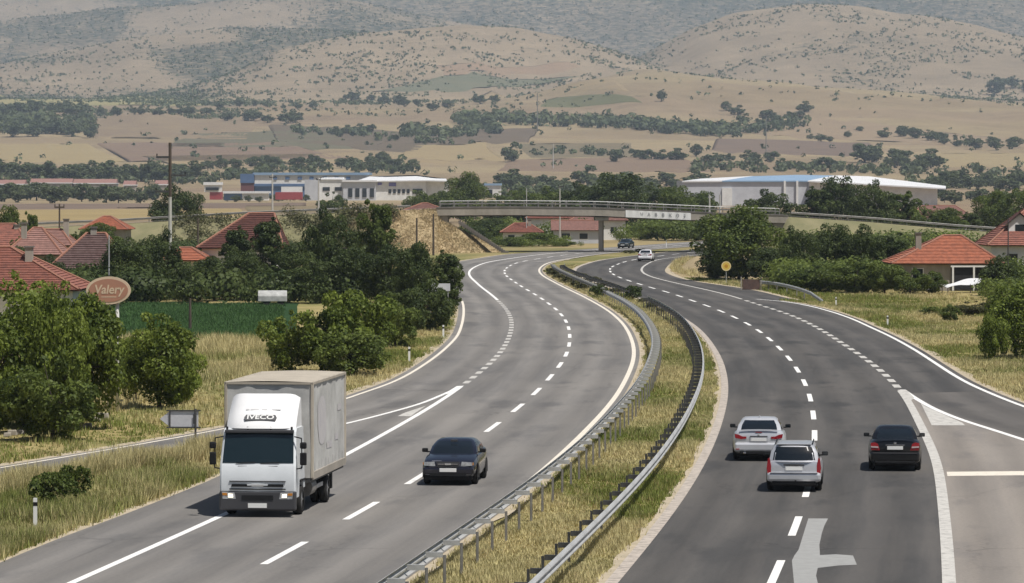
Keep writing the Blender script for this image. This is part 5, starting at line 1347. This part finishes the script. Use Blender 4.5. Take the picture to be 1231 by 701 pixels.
# oncoming dark sedan: four-ring style badge, wide grille
A4 = dict(w=1.73, belt=.90, roof=1.355, f0=.88, f1=.12, r0=-1.72, r1=-1.02, wb=.76, wr=.59, axles=(-1.30, 1.32), stations=SEDAN(4.48, 1.73, 0),
    details=[('headlight', [(.40, .60), (.76, .63), (.77, .735), (.43, .75)], 2.215, M['head_clear'], True), ('indicator', [(.765, .635), (.80, .645), (.80, .725), (.772, .73)], 2.17, M['amber'], True),
             ('grille', [(-.34, .60), (.34, .60), (.38, .75), (-.38, .75)], 2.235, M['trim'], False), ('lower_intake', [(-.55, .30), (.55, .30), (.6, .40), (-.6, .40)], 2.275, M['black'], False),
             ('fog_light', rect(.58, .72, .34, .42), 2.235, M['head_clear'], True)],
    boxes=[('bumper', 0, 2.10, .45, 1.60, .34, .24, 'paint', .06), ('number_plate', 0, 2.285, .49, .53, .02, .115, 'plate', .004), ('grille_bar', 0, 2.256, .675, .62, .012, .014, 'chrome', 0), ('front_badge', 0, 2.262, .675, .20, .012, .055, 'chrome', .004), ('rear_bumper', 0, -2.16, .45, 1.58, .26, .26, 'paint', .06), ('interior_mirror', 0, .42, 1.30, .22, .03, .07, 'trim', .01), ('bonnet_edge', .36, 2.19, .775, .30, .04, .015, 'chrome', .004)])
# silver saloon seen from behind
E90 = dict(w=1.80, belt=.95, roof=1.425, f0=.95, f1=.18, r0=-1.72, r1=-1.00, wb=.775, wr=.595, axles=(-1.38, 1.36), stations=SEDAN(4.52, 1.80, .03), rw=.09,
    details=[('tail_light', [(.42, .77), (.60, .75), (.80, .79), (.825, .93), (.70, .91), (.56, .845), (.42, .84)], -2.245, M['tail_red'], True), ('reflector', rect(.66, .78, .40, .43), -2.325, M['tail_red'], True)],
    boxes=[('bumper', 0, -2.16, .48, 1.66, .32, .30, 'paint', .07), ('number_plate', 0, -2.262, .74, .52, .02, .11, 'plate', .004), ('plate_recess', 0, -2.252, .75, .62, .015, .17, 'paint', .01), ('plate_trim', 0, -2.262, .845, .60, .016, .035, 'trim', .004), ('boot_lip', 0, -2.20, 1.045, 1.30, .10, .025, 'paint', .01), ('brake_light', 0, -2.245, .985, .22, .02, .022, 'tail_red', .003), ('rear_badge', 0, -2.262, .905, .07, .02, .07, 'steel', .01),
           ('roof_antenna', 0, -.82, 1.445, .05, .16, .05, 'paint', .015), ('diffuser', 0, -2.20, .30, 1.30, .24, .12, 'black', .02), ('exhaust_pipe', -.48, -2.30, .29, .10, .12, .07, 'chrome', .02), ('front_bumper', 0, 2.12, .45, 1.6, .3, .26, 'paint', .06)])
# black saloon seen from behind
W203 = dict(w=1.74, belt=.94, roof=1.425, f0=.98, f1=.20, r0=-1.68, r1=-.92, wb=.76, wr=.585, axles=(-1.34, 1.36), stations=SEDAN(4.50, 1.74, .02), rw=.09,
    details=[('tail_light', [(.50, .69), (.78, .70), (.80, .80), (.80, .93), (.66, .955), (.56, .90)], -2.235, M['tail_red'], True), ('reverse_lamp', [(.54, .765), (.79, .785), (.79, .83), (.555, .82)], -2.253, M['tail_clear'], True)],
    boxes=[('bumper', 0, -2.15, .47, 1.62, .32, .32, 'paint', .07), ('bumper_strip', 0, -2.318, .60, 1.45, .02, .035, 'trim', .006), ('number_plate', 0, -2.262, .77, .52, .02, .11, 'plate', .004), ('plate_bar', 0, -2.257, .865, .62, .02, .03, 'chrome', .004), ('rear_badge', 0, -2.255, .925, .09, .015, .07, 'chrome', .01), ('boot_lip', 0, -2.19, 1.03, 1.25, .10, .02, 'paint', .008), ('lower_valance', 0, -2.2, .30, 1.34, .2, .10, 'black', .02), ('front_bumper', 0, 2.12, .45, 1.55, .3, .26, 'paint', .06)])
# silver estate
WAG_ST = [(-2.12, .70, .36, .86), (-2.09, .78, .32, .95), (-1.95, .83, .28, .98), (-1.4, .852, .24, .965), (-.6, .855, .2, .95), (.0, .855, .2, .94), (.7, .855, .2, .93), (1.1, .85, .2, .92), (1.55, .83, .23, .83), (1.88, .79, .26, .75), (2.03, .73, .28, .68), (2.08, .62, .32, .60)]
ASTRA = dict(w=1.71, belt=.92, roof=1.475, f0=.98, f1=.30, r0=-2.08, r1=-1.86, wb=.765, wr=.61, axles=(-1.26, 1.30), stations=WAG_ST, rw=.075, rt=.10, rb=.01,
    details=[('tail_light', [(.70, .56), (.815, .58), (.835, .74), (.80, 1.02), (.745, 1.06), (.70, .80)], -2.105, M['tail_red'], True)],
    boxes=[('bumper', 0, -2.06, .46, 1.66, .30, .28, 'paint', .08), ('bumper_lip', 0, -2.15, .60, 1.45, .16, .02, 'paint', .008), ('number_plate', 0, -2.135, .725, .52, .02, .11, 'plate', .004), ('plate_trim', 0, -2.13, .83, .64, .03, .04, 'trim', .006), ('tailgate_handle', 0, -2.14, .865, .60, .02, .025, 'paint', .005), ('rear_badge', 0, -2.135, .945, .09, .02, .08, 'chrome', .01), ('wiper', .12, -2.09, 1.03, .42, .02, .02, 'black', .004),
           ('roof_rail', .57, -.75, 1.475, .035, 2.0, .045, 'black', .01), ('roof_rail', -.57, -.75, 1.475, .035, 2.0, .045, 'black', .01), ('tow_hook', .05, -2.14, .34, .06, .12, .06, 'black', .01), ('lower_valance', 0, -2.05, .29, 1.34, .24, .12, 'black', .02), ('spoiler', 0, -1.83, 1.455, 1.06, .16, .03, 'paint', .01), ('front_bumper', 0, 1.98, .45, 1.5, .24, .24, 'paint', .06), ('number_lamp', 0, -2.135, .80, .3, .012, .015, 'chrome', 0)])
HATCH = dict(E90); 
def tang(f, d, back=False):
    s = float(f(d + 4) - f(d - 4)) / 8.0; v = (s, 1.0); return (-v[0], -1.0) if back else v
car('glossy black sedan with pale number plate driving towards the viewer', -1.80, 132.7, tang(LD, 133, True), M['cp_black'], A4, None)
car('bright silver sedan with red tail lights nearest the median', 8.60, 144.2, tang(RD, 144), M['cp_white'], E90, None)
car('silver estate car with roof rails straddling the dashed line', 8.85, 129.9, tang(RD, 130), M['cp_silver'], ASTRA, None)
car('black sedan with white number plate in the outer right lane', 12.80, 139.2, tang(RD, 139), M['cp_black2'], W203, None)
car('distant white car driving away round the right bend', 16.3, 505, tang(RD, 505), M['cp_farwhite'], E90, None)
car('distant dark green car approaching beneath the bridge', 16.6, 606, tang(LD, 606, True), M['cp_green'], A4, None)

# ------------------------------------------------------------------ truck
M['cab_white'] = mat('cab_white', (.70, .73, .75), (.62, .65, .67), scale=1.2, rough=.35, coat=.4, spec=.5)
M['deflector'] = mat('deflector_white', (.84, .84, .84), (.78, .78, .78), scale=1, rough=.35, coat=.4)
M['tarp'] = mat('dirty_tarp', (.58, .575, .55), (.41, .405, .385), scale=1.1, rough=.75, bump=.35, bscale=2.2, detail=9)
M['tarp_roof'] = mat('dirty_tarp_roof', (.46, .41, .335), (.37, .33, .27), scale=1.4, rough=.85, bump=.3, bscale=2)
M['tarp_logo'] = mat('faded_logo', (.50, .48, .49), (.54, .52, .51), scale=3, rough=.75)
M['truck_glass'] = mat('truck_glass', (.010, .020, .024), rough=.05, spec=.7)
M['lamp_on'] = bpy.data.materials.new('lit_headlamp'); M['lamp_on'].use_nodes = True
_b = M['lamp_on'].node_tree.nodes['Principled BSDF']; _b.inputs['Emission Color'].default_value = (1, .86, .62, 1); _b.inputs['Emission Strength'].default_value = 1.6
tr0 = (-7.22, 118.2); th = tang(LD, 122, True)
T = empty('box_truck', (tr0[0], tr0[1], .004), math.atan2(th[1], th[0]) - math.pi / 2, 'white cab box truck with dirty grey tarpaulin body driving towards the viewer', 'truck')
cw = 1.09
# cab shell: side profile in YZ swept across, slightly narrower at the roof
prof = [(.00, .55), (.03, .85), (.02, 1.42), (-.04, 1.52), (-.36, 2.40), (-.50, 2.50), (-1.70, 2.50), (-1.72, .75), (-1.40, .75), (-1.30, 1.02), (-.70, 1.02), (-.58, .55)]
b = MB(); n = len(prof); cols = [(-1, 0), (-.94, 1), (.94, 1), (1, 0)]
vs = []
for sx, full in ((-1., 0.), (-.955, .035), (0, .06), (.955, .035), (1., 0.)):
    for y, z in prof: 
        nar = 1 - .045 * max(0, z - 1.5); front = full if y > -.55 else 0
        vs.append((sx * cw * nar, y + front * (1 if z > .5 else 0), z))
fs = []
for k_ in range(4):
    for i in range(n): fs.append((k_ * n + i, k_ * n + (i + 1) % n, (k_ + 1) * n + (i + 1) % n, (k_ + 1) * n + i))
b.add(vs, fs + [tuple(range(n))[::-1], tuple(range(4 * n, 5 * n))]); cb = b.build('cab', M['cab_white'], T); sharp(cb.data, 30)
b = MB()
def ws(s, t):
    x = -1.02 + 2.04 * s; z = 1.54 + .84 * t; y = -.04 - .32 * (z - 1.52) / .88 + float(np.interp(abs(x) / cw, [0, .955, 1.0], [.06, .035, 0])) + .016
    return (x * (1 - .040 * t), y, z)
b.grid(ws, 14, 6); b.build('windscreen', M['truck_glass'], T, fix=False, smooth=True)
for s in (-.35, .35):
    b = MB(); b.box((s, .03, 1.545), (.55, .02, .02), ry=.05); b.build('wiper', M['black'], T)
b = MB(); b.box((0, -.27, 2.42), (1.98, .16, .09)); b.build('sun_visor', M['trim'], T, bevel=.02)
for s in (-.92, -.32, .34, .94):
    b = MB(); b.box((s, -.33, 2.50), (.05, .10, .10)); b.build('visor_bracket', M['black'], T)
for s in (-1, 1):
    b = MB(); x = s * (cw * .985 + .006); b.add([(x * .998, -.22, 1.52), (x * .998, -1.15, 1.48), (x * .965, -1.15, 2.28), (x * .965, -.48, 2.28)], [(0, 1, 2, 3)]); b.build('door_window', M['truck_glass'], T, fix=False)
    b = MB(); b.box((s * (cw + .004), -1.05, 1.36), (.03, .18, .035)); b.build('door_handle', M['black'], T)
    # mirrors on outrigger arms
    b = MB(); b.path([(s * 1.02, -.18, 2.28), (s * 1.24, -.06, 2.24), (s * 1.26, -.04, 1.40), (s * 1.04, -.10, 1.36)], .018, 6); ma = b.build('mirror_arm', M['black'], T)
    b = MB(); b.box((s * 1.30, -.02, 1.66), (.19, .09, .36)); b.build('mirror', M['black'], T, bevel=.03)
    b = MB(); b.box((s * 1.30, -.02, 2.04), (.19, .10, .19)); b.build('wide_mirror', M['black'], T, bevel=.04)
    b = MB(); b.prism([(s * .62, .52), (s * 1.0, .52), (s * 1.02, .72), (s * .66, .70)][::s], .05, .095); hl = b.build('headlight', M['head_clear'], T)
    b = MB(); b.prism([(s * .86, .62), (s * 1.0, .62), (s * 1.01, .69), (s * .88, .69)][::s], .096, .104); b.build('indicator', M['amber'], hl)
    b = MB(); b.prism([(s * .70, .56), (s * .84, .56), (s * .84, .67), (s * .71, .66)][::s], .096, .103); b.build('lamp', M['lamp_on'], hl)
    b = MB(); b.box((s * .80, .075, .40), (.22, .02, .09)); b.build('fog_light', M['head_clear'], T, bevel=.01)
    b = MB(); b.box((s * .98, -1.22, .98), (.26, .95, .06)); b.build('mudguard', M['black'], T)
    b = MB(); b.box((s * .44, .045, 1.44), (.26, .02, .035)); b.build('air_slot', M['black'], T)
b = MB(); b.box((0, -.02, .47), (2.20, .22, .56)); b.build('bumper', M['trim'], T, bevel=.05)
b = MB(); b.box((0, .098, .56), (.90, .014, .13)); b.build('bumper_grille', M['black'], T)
b = MB(); b.box((0, .10, .335), (.54, .02, .13)); b.build('number_plate', M['plate'], T)
for zz, w in ((1.02, 1.62), (.885, 1.50), (.80, 1.62)):
    b = MB(); b.box((0, .088, zz), (w, .02, .030)); b.build('grille_slat', M['trim'] if zz > .9 else M['black'], T)
for s in (-1, 1):
    b = MB(); b.box((s * .52, .09, .905), (.44, .016, .075)); b.build('grille_opening', M['black'], T)
b = MB(); b.box((0, .092, .905), (.34, .016, .06)); b.build('grille_badge', M['steel'], T)
# roof deflector
b = MB()
def dfl(s, t):
    w0, w1 = 1.0, .98; x = (s * 2 - 1) * (w0 + (w1 - w0) * t); z = 2.50 + .95 * t - .13 * abs(s * 2 - 1) ** 9 * t
    y = -.40 - .95 * t ** 1.25 + .16 * (1 - (s * 2 - 1) ** 2) - .22 * abs(s * 2 - 1) ** 5
    return (x, y, z)
b.grid(dfl, 16, 12); df = b.build('roof_deflector', M['deflector'], T, fix=False, smooth=True)
for s in (-1, 1):
    b = MB(); pts = [dfl((s + 1) / 2, i / 8) for i in range(9)]
    b.add(pts + [(p[0] * .99, -1.75, p[2]) for p in pts], [((i, i + 1, 10 + i, 9 + i)) for i in range(8)]); b.build('deflector_side', M['deflector'], df, fix=False, smooth=True)
def on_dfl(z):
    t = (z - 2.5) / .95; return -.40 - .95 * t ** 1.25 + .16
lean = math.atan2(on_dfl(2.72) - on_dfl(2.92), .20)
b = MB(); b.prism([(-.44, -.10), (.44, -.10), (.47, 0), (.42, .10), (-.42, .10), (-.47, 0)][::-1], -.012, .012); o = b.build('badge_plate', mat('badge_grey', (.10, .10, .105), rough=.5), df, (0, on_dfl(2.80) + .012, 2.80), (lean, 0, 0))
lm = text_mesh('IVECO', .215, M['plate'], .004, bold=True, sx=1.28); lm.transform(Matrix.Rotation(math.pi, 4, 'Z'))
data_obj('lettering', lm, o, (0, .019, 0))
# faint line of lettering above the badge
M['faint'] = mat('faint_lettering', (.66, .66, .66), rough=.5)
for x_, w_ in ((.40, .10), (.20, .24), (-.08, .16), (-.42, .26)):
    b = MB(); b.box((x_, on_dfl(3.03) + .012 - .04 * abs(x_), 3.03), (w_, .010, .05), rx=lean); b.build('faint_print', M['faint'], df)
# cargo body
bx0, bx1, bz0, bz1, hw = -1.95, -8.6, .98, 3.74, 1.26
b = MB()
def wall_grid(P_, nu, nv, flip=False): b.grid(P_, nu, nv, flip)
rip = lambda a, c: .012 * math.sin(a * 5.1 + c * 1.7) + .008 * math.sin(a * 11.3 + 2.0 * c)
for s in (-1, 1): wall_grid(lambda u, v, s=s: (s * (hw + rip(u * 6.6, v * 3)), bx0 + (bx1 - bx0) * u, bz0 + (bz1 - bz0) * v), 44, 14, s < 0)
b.build('side_tarp', M['tarp'], T, fix=False, smooth=True)
b = MB(); b.grid(lambda u, v: (-hw + 2 * hw * u, bx0 + rip(u * 2.5, v * 3), bz0 + (bz1 - bz0) * v), 20, 12); b.build('front_tarp', M['tarp'], T, fix=False, smooth=True)
b = MB(); b.grid(lambda u, v: (-hw + 2 * hw * u, bx1, bz0 + (bz1 - bz0) * v), 4, 4); b.build('rear_tarp', M['tarp'], T, fix=False)
b = MB(); b.grid(lambda u, v: (-hw + 2 * hw * u, bx0 + (bx1 - bx0) * v, bz1 + .035 * math.sin(math.pi * u) + .012 * math.sin(v * 40)), 10, 60); b.build('roof_tarp', M['tarp_roof'], T, fix=False, smooth=True)
for s in (-1, 1):
    for yy in (bx0 - .02, bx1 + .02):
        b = MB(); b.box((s * hw, yy, (bz0 + bz1) / 2), (.09, .09, bz1 - bz0 + .02)); b.build('corner_post', M['tarp_roof'], T, bevel=.02)
    b = MB(); b.box((s * (hw + .012), (bx0 + bx1) / 2, bz1 - .03), (.06, bx1 - bx0 - .05, .07)); b.build('roof_rail', M['tarp_roof'], T)
    b = MB(); b.box((s * (hw + .012), (bx0 + bx1) / 2, bz0 + .06), (.05, abs(bx1 - bx0) - .05, .22)); b.build('side_board', M['concrete'], T)
    for i in range(9):
        b = MB(); b.box((s * (hw + .03), bx0 - .5 - i * .70, bz0 + .32), (.010, .022, .24)); b.build('tarp_strap', M['tarp_logo'], T)
for zz in (bz1 - .03,):
    b = MB(); b.box((0, bx0 + .012, zz), (2 * hw - .1, .05, .06)); b.build('front_rail', M['tarp_roof'], T)
b = MB(); b.box((0, (bx0 + bx1) / 2, bz0 - .07), (2.44, abs(bx1 - bx0), .13)); b.build('load_floor', M['steel_dark'], T)
s = -1    # local -X is the viewer's right when the truck faces the viewer
b = MB(); cpt = [(bx0 - 1.9 + 1.0 * math.cos(2 * math.pi * i / 40), 2.55 + .80 * math.sin(2 * math.pi * i / 40)) for i in range(40)]
def on_side(y, z): return (-(hw + rip((y - bx0) / (bx1 - bx0) * 6.6, (z - bz0) / (bz1 - bz0) * 3)) - .010, y, z)
b.grid(lambda s, t: on_side(bx0 - 1.9 + math.cos(2 * math.pi * s) * t * .95, 2.55 + math.sin(2 * math.pi * s) * t * .72), 40, 8); b.build('round_logo', M['tarp_logo'], T, fix=False)
for y_, w_, z_ in ((-5.2, 1.0, 1.75), (-6.8, .7, 1.9), (-7.4, .6, 2.75)):
    b = MB(); b.grid(lambda s, t: on_side(bx0 + y_ + 1.9 + (s - .5) * w_, z_ + (t - .5) * .2), 10, 3); b.build('faded_print', M['tarp_logo'], T, fix=False)
for s in (-.4, .4):
    b = MB(); b.box((s, -4.8, .74), (.08, 7.2, .22)); b.build('chassis_rail', M['steel_dark'], T)
for s in (-1, 1):
    wheel(T, s * .96, -1.22, .42, .26, s)
    wheel(T, s * 1.05, -5.75, .42, .24, s); wheel(T, s * .78, -5.75, .42, .24, s)
    b = MB(); b.box((s * 1.12, -3.7, .62), (.04, 2.4, .12)); b.build('side_guard', M['steel'], T)
    b = MB(); b.box((s * 1.02, -7.3, .55), (.06, .30, .5)); b.build('mud_flap', M['rubber'], T)
b = MB(); b.tube((-.95, -2.4, .66), (-.95, -3.3, .66), .26, n=14); b.build('fuel_tank', M['steel_dull'], T)
for yy in (-1.22, -5.75):
    b = MB(); b.tube((-1.0, yy, .42), (1.0, yy, .42), .07, n=8); b.build('axle', M['steel_dark'], T)

# ------------------------------------------------------------------ grass
def grass_material():
    m = bpy.data.materials.new('grass_blades'); m.use_nodes = True; t = m.node_tree; N = t.nodes; L = t.links
    b = N['Principled BSDF']; b.inputs['Roughness'].default_value = .8; b.inputs['Specular IOR Level'].default_value = .15
    a = N.new('ShaderNodeAttribute'); a.attribute_name = 'blade'
    L.new(a.outputs['Color'], b.inputs['Base Color'])
    tr = N.new('ShaderNodeBsdfTranslucent'); L.new(a.outputs['Color'], tr.inputs['Color'])
    ms = N.new('ShaderNodeMixShader'); ms.inputs[0].default_value = .3; L.new(b.outputs[0], ms.inputs[1]); L.new(tr.outputs[0], ms.inputs[2]); L.new(ms.outputs[0], N['Material Output'].inputs['Surface'])
    return m
M['grass'] = grass_material()
def grass(name, x, d, label, seed, h0, h1, nb=7, green_at=None, zf=None, gold=.5, pal=None):
    rs = np.random.default_rng(seed); k = len(x)
    z = np.full(k, -.05) if zf is None else zf(x, d)
    clump = fbm(x / 1.7, d / 3.0, seed, 3); big = fbm(x / 6, d / 12, seed + 3, 2)
    H = h0 + (h1 - h0) * np.clip((clump - .3) / .4, 0, 1) * rs.uniform(.7, 1.2, k)
    g = np.clip((big - .5) * 4 + rs.normal(0, .30, k) + (green_at(x, d) if green_at is not None else 0) + (.5 - gold), 0, 1)
    cg = np.array([.20, .235, .060]); cy = np.array([.55, .485, .25]); cr_ = np.array([.46, .33, .19])
    if pal: cg, cy, cr_ = [np.array(q) for q in pal]
    col = cy * (1 - g)[:, None] + cg * g[:, None]
    rd = (rs.random(k) < .12)[:, None]; col = np.where(rd, col * .5 + cr_ * .5, col) * rs.uniform(.75, 1.2, k)[:, None]
    n = k * nb; i = np.repeat(np.arange(k), nb)
    ang = rs.uniform(0, 2 * np.pi, n); lean = rs.uniform(.1, .75, n); hh = H[i] * rs.uniform(.55, 1.15, n); wd = rs.uniform(.007, .018, n) * (1 + d[i] / 260)
    dirx, diry = np.cos(ang), np.sin(ang)
    bx = x[i] + rs.normal(0, .09, n); by = d[i] + rs.normal(0, .12, n)
    tx, ty = bx + dirx * lean * hh, by + diry * lean * hh
    px, py = -diry * wd, dirx * wd
    v = np.stack([np.stack([bx - px, by - py, z[i]], 1), np.stack([bx + px, by + py, z[i]], 1), np.stack([tx, ty, z[i] + hh], 1)], 1).reshape(-1, 3)
    me = mesh_np(name, v, np.arange(3 * n), 3, M['grass'])
    c = np.repeat(np.concatenate([col[i] * rs.uniform(.8, 1.2, n)[:, None], np.ones((n, 1))], 1), 3, axis=0)
    at = me.attributes.new('blade', 'FLOAT_COLOR', 'POINT'); at.data.foreach_set('color', c.astype(np.float32).ravel())
    return put(data_obj(name, me), label, 'grass', None, 'stuff')
rs = np.random.default_rng(21)
def scatter(n, fl, fr, d0, d1, power=1.6):
    d = d0 * (d1 / d0) ** (rs.random(n) ** power) if power else rs.uniform(d0, d1, n)
    a, b = fl(d), fr(d); x = a + (b - a) * rs.random(n); return x, d
x, d = scatter(34000, lambda d: LI(d) + .62, lambda d: RI(d) - .42, 84, 480, 1.2)
nearL = sstep(1.2, .4, np.abs(x - (RI(d) - 1.0)))
grass('median_grass', x, d, 'dry straw-coloured grass in the median between the guardrails', 31, .06, .26, 7, lambda x, d: np.where(x > RI(d) - 1.5, .30, 0), gold=.58)
x, d = scatter(30000, lambda d: LROUT(d) - 9 - 16 * sstep(240, 140, d), lambda d: LROUT(d) - .6, 118, 420, 1.2)
kk = (x / d > -.150) & ~((d > 255) & (x < LROUT(d) - 7)); x, d = x[kk], d[kk]
grass('verge_grass', x, d, 'yellow-green grass on the left verge behind the slip road', 32, .08, .34, 7, gold=.46)
x, d = scatter(16000, lambda d: np.maximum(LRIN(d) + .6, -.150 * d), lambda d: left_edge(d) - .25, 88, 151, 1.0)
kk = x < left_edge(d) - .2; kk &= x > LRIN(d) + .5; x, d = x[kk], d[kk]
grass('island_grass', x, d, 'tall yellow-green grass on the island between slip road and carriageway', 33, .15, .52, 9, gold=.42)
x, d = scatter(5000, lambda d: np.maximum(LRIN(d) + .35, -.150 * d), lambda d: np.minimum(LRIN(d) + 2.2, left_edge(d) - .3), 100, 150, 0)
kk = (x > -.150 * d) & (x < left_edge(d) - .3); grass('island_tall_grass', x[kk], d[kk], 'tallest straw grass at the slip road side of the grass island', 39, .45, .85, 9, gold=.62)
x, d = scatter(34000, lambda d: np.where(d < 338, RRAMP(d) + .7, RPAVE(d) + .5), lambda d: np.where(d < 338, RRAMP(d) + .7, RPAVE(d) + .5) + 8 + 9 * rs.random(len(d)), 165, 420, 1.0)
kk = x / d < .150; x, d = x[kk], d[kk]
grass('verge_grass', x, d, 'yellow-green grass on the right verge outside the slip road', 34, .08, .33, 7, lambda x, d: .1, gold=.40)
x, d = scatter(3000, lambda d: RPAVE(d) + .6, lambda d: RPAVE(d) + 12, 415, 510, 0)
grass('knoll_grass', x, d, 'pale dry grass on the knoll left of the large dense tree', 35, .2, .6, 7, zf=lambda x, d: np.full(len(x), .2), gold=.8)
# pale flowering weeds in the left meadow
x, d = scatter(9000, lambda d: -.110 * d, lambda d: -.058 * d, 196, 252, 0)
grass('meadow_weeds', x, d, 'pale flowering weeds in the meadow below the green crop field', 36, .3, .7, 6, gold=.75)

x, d = scatter(16000, lambda d: (70 - CXP) / FPX * d, lambda d: (340 - CXP) / FPX * d, 256, 326, 0)
grass('crop_plants', x, d, 'dark green crop plants filling the field behind the oval sign', 37, .18, .34, 6, pal=((.06, .125, .04), (.085, .165, .055), (.10, .15, .06)))
x, d = rs.uniform(-24, -.5, 9000), BY - rs.uniform(4.4, 15, 9000); zz = emb_z(x, d); kk = zz > -.1
grass('bank_grass', x[kk], d[kk], 'dry brown grass tufts on the bridge embankment slope', 38, .10, .3, 6, zf=emb_z, gold=.9, pal=((.36, .31, .17), (.50, .40, .24), (.44, .33, .20)))
# undergrowth between the houses and along the hedges
def under(pxr, dr, n, hr, seed):
    r = np.random.default_rng(seed); d = r.uniform(*dr, n); x = (r.uniform(*pxr, n) - CXP) / FPX * d
    ok = ~paved(x, d, 3.0); h = r.uniform(*hr, n); return np.stack([x, d, h, h * r.uniform(1.2, 2.0, n)], 1)[ok]
mass('undergrowth', np.concatenate([under((-60, 545), (326, 348), 170, (1.4, 3.3), 1), under((-60, 140), (296, 330), 40, (1.2, 2.2), 2), under((-60, 330), (366, 372), 60, (1.6, 3.2), 3), under((-60, 330), (412, 440), 60, (1.5, 3.4), 4), under((-60, 500), (480, 560), 110, (1.2, 3.0), 5)]), 'dark garden undergrowth between the left houses and trees', 'undergrowth', 71, 300, .050, 'leaf_dark')
mass('undergrowth', np.concatenate([under((930, 1075), (366, 384), 60, (1.6, 3.0), 6), under((1060, 1290), (384, 396), 60, (1.4, 2.8), 7), under((1180, 1300), (330, 350), 30, (1.0, 2.2), 8), under((940, 1290), (545, 562), 90, (1.5, 3.6), 9), under((560, 700), (618, 634), 40, (.8, 1.8), 10), under((560, 900), (680, 760), 90, (1.5, 4.0), 11)]), 'dark hedge undergrowth around the right houses and beneath the bridge', 'undergrowth', 72, 300, .050, 'leaf_mid')
mass('bank_scrub', np.concatenate([under((200, 470), (560, 572.5), 170, (.9, 2.4), 12)]), 'grey-green scrub along the foot of the left embankment road', 'scrub', 73, 150, .060, 'leaf_olive', lambda x, d: np.maximum(emb_z(x, d), 0) - .2)

# ------------------------------------------------------------------ haze over the valley
b = MB(); b.box((0, 6050, 299), (7700, 12700, 602)); hz = b.build('haze', None, None)
hm = bpy.data.materials.new('valley_haze'); hm.use_nodes = True; t = hm.node_tree; t.nodes.clear()
out = t.nodes.new('ShaderNodeOutputMaterial'); pv = t.nodes.new('ShaderNodeVolumePrincipled')
pv.inputs['Color'].default_value = (.72, .85, 1.0, 1); pv.inputs['Density'].default_value = HAZE; pv.inputs['Anisotropy'].default_value = 0.0
t.links.new(pv.outputs[0], out.inputs['Volume']); hz.data.materials.append(hm); hz.display_type = 'WIRE'
put(hz, 'thin pale summer haze filling the valley', 'haze', None, 'stuff')
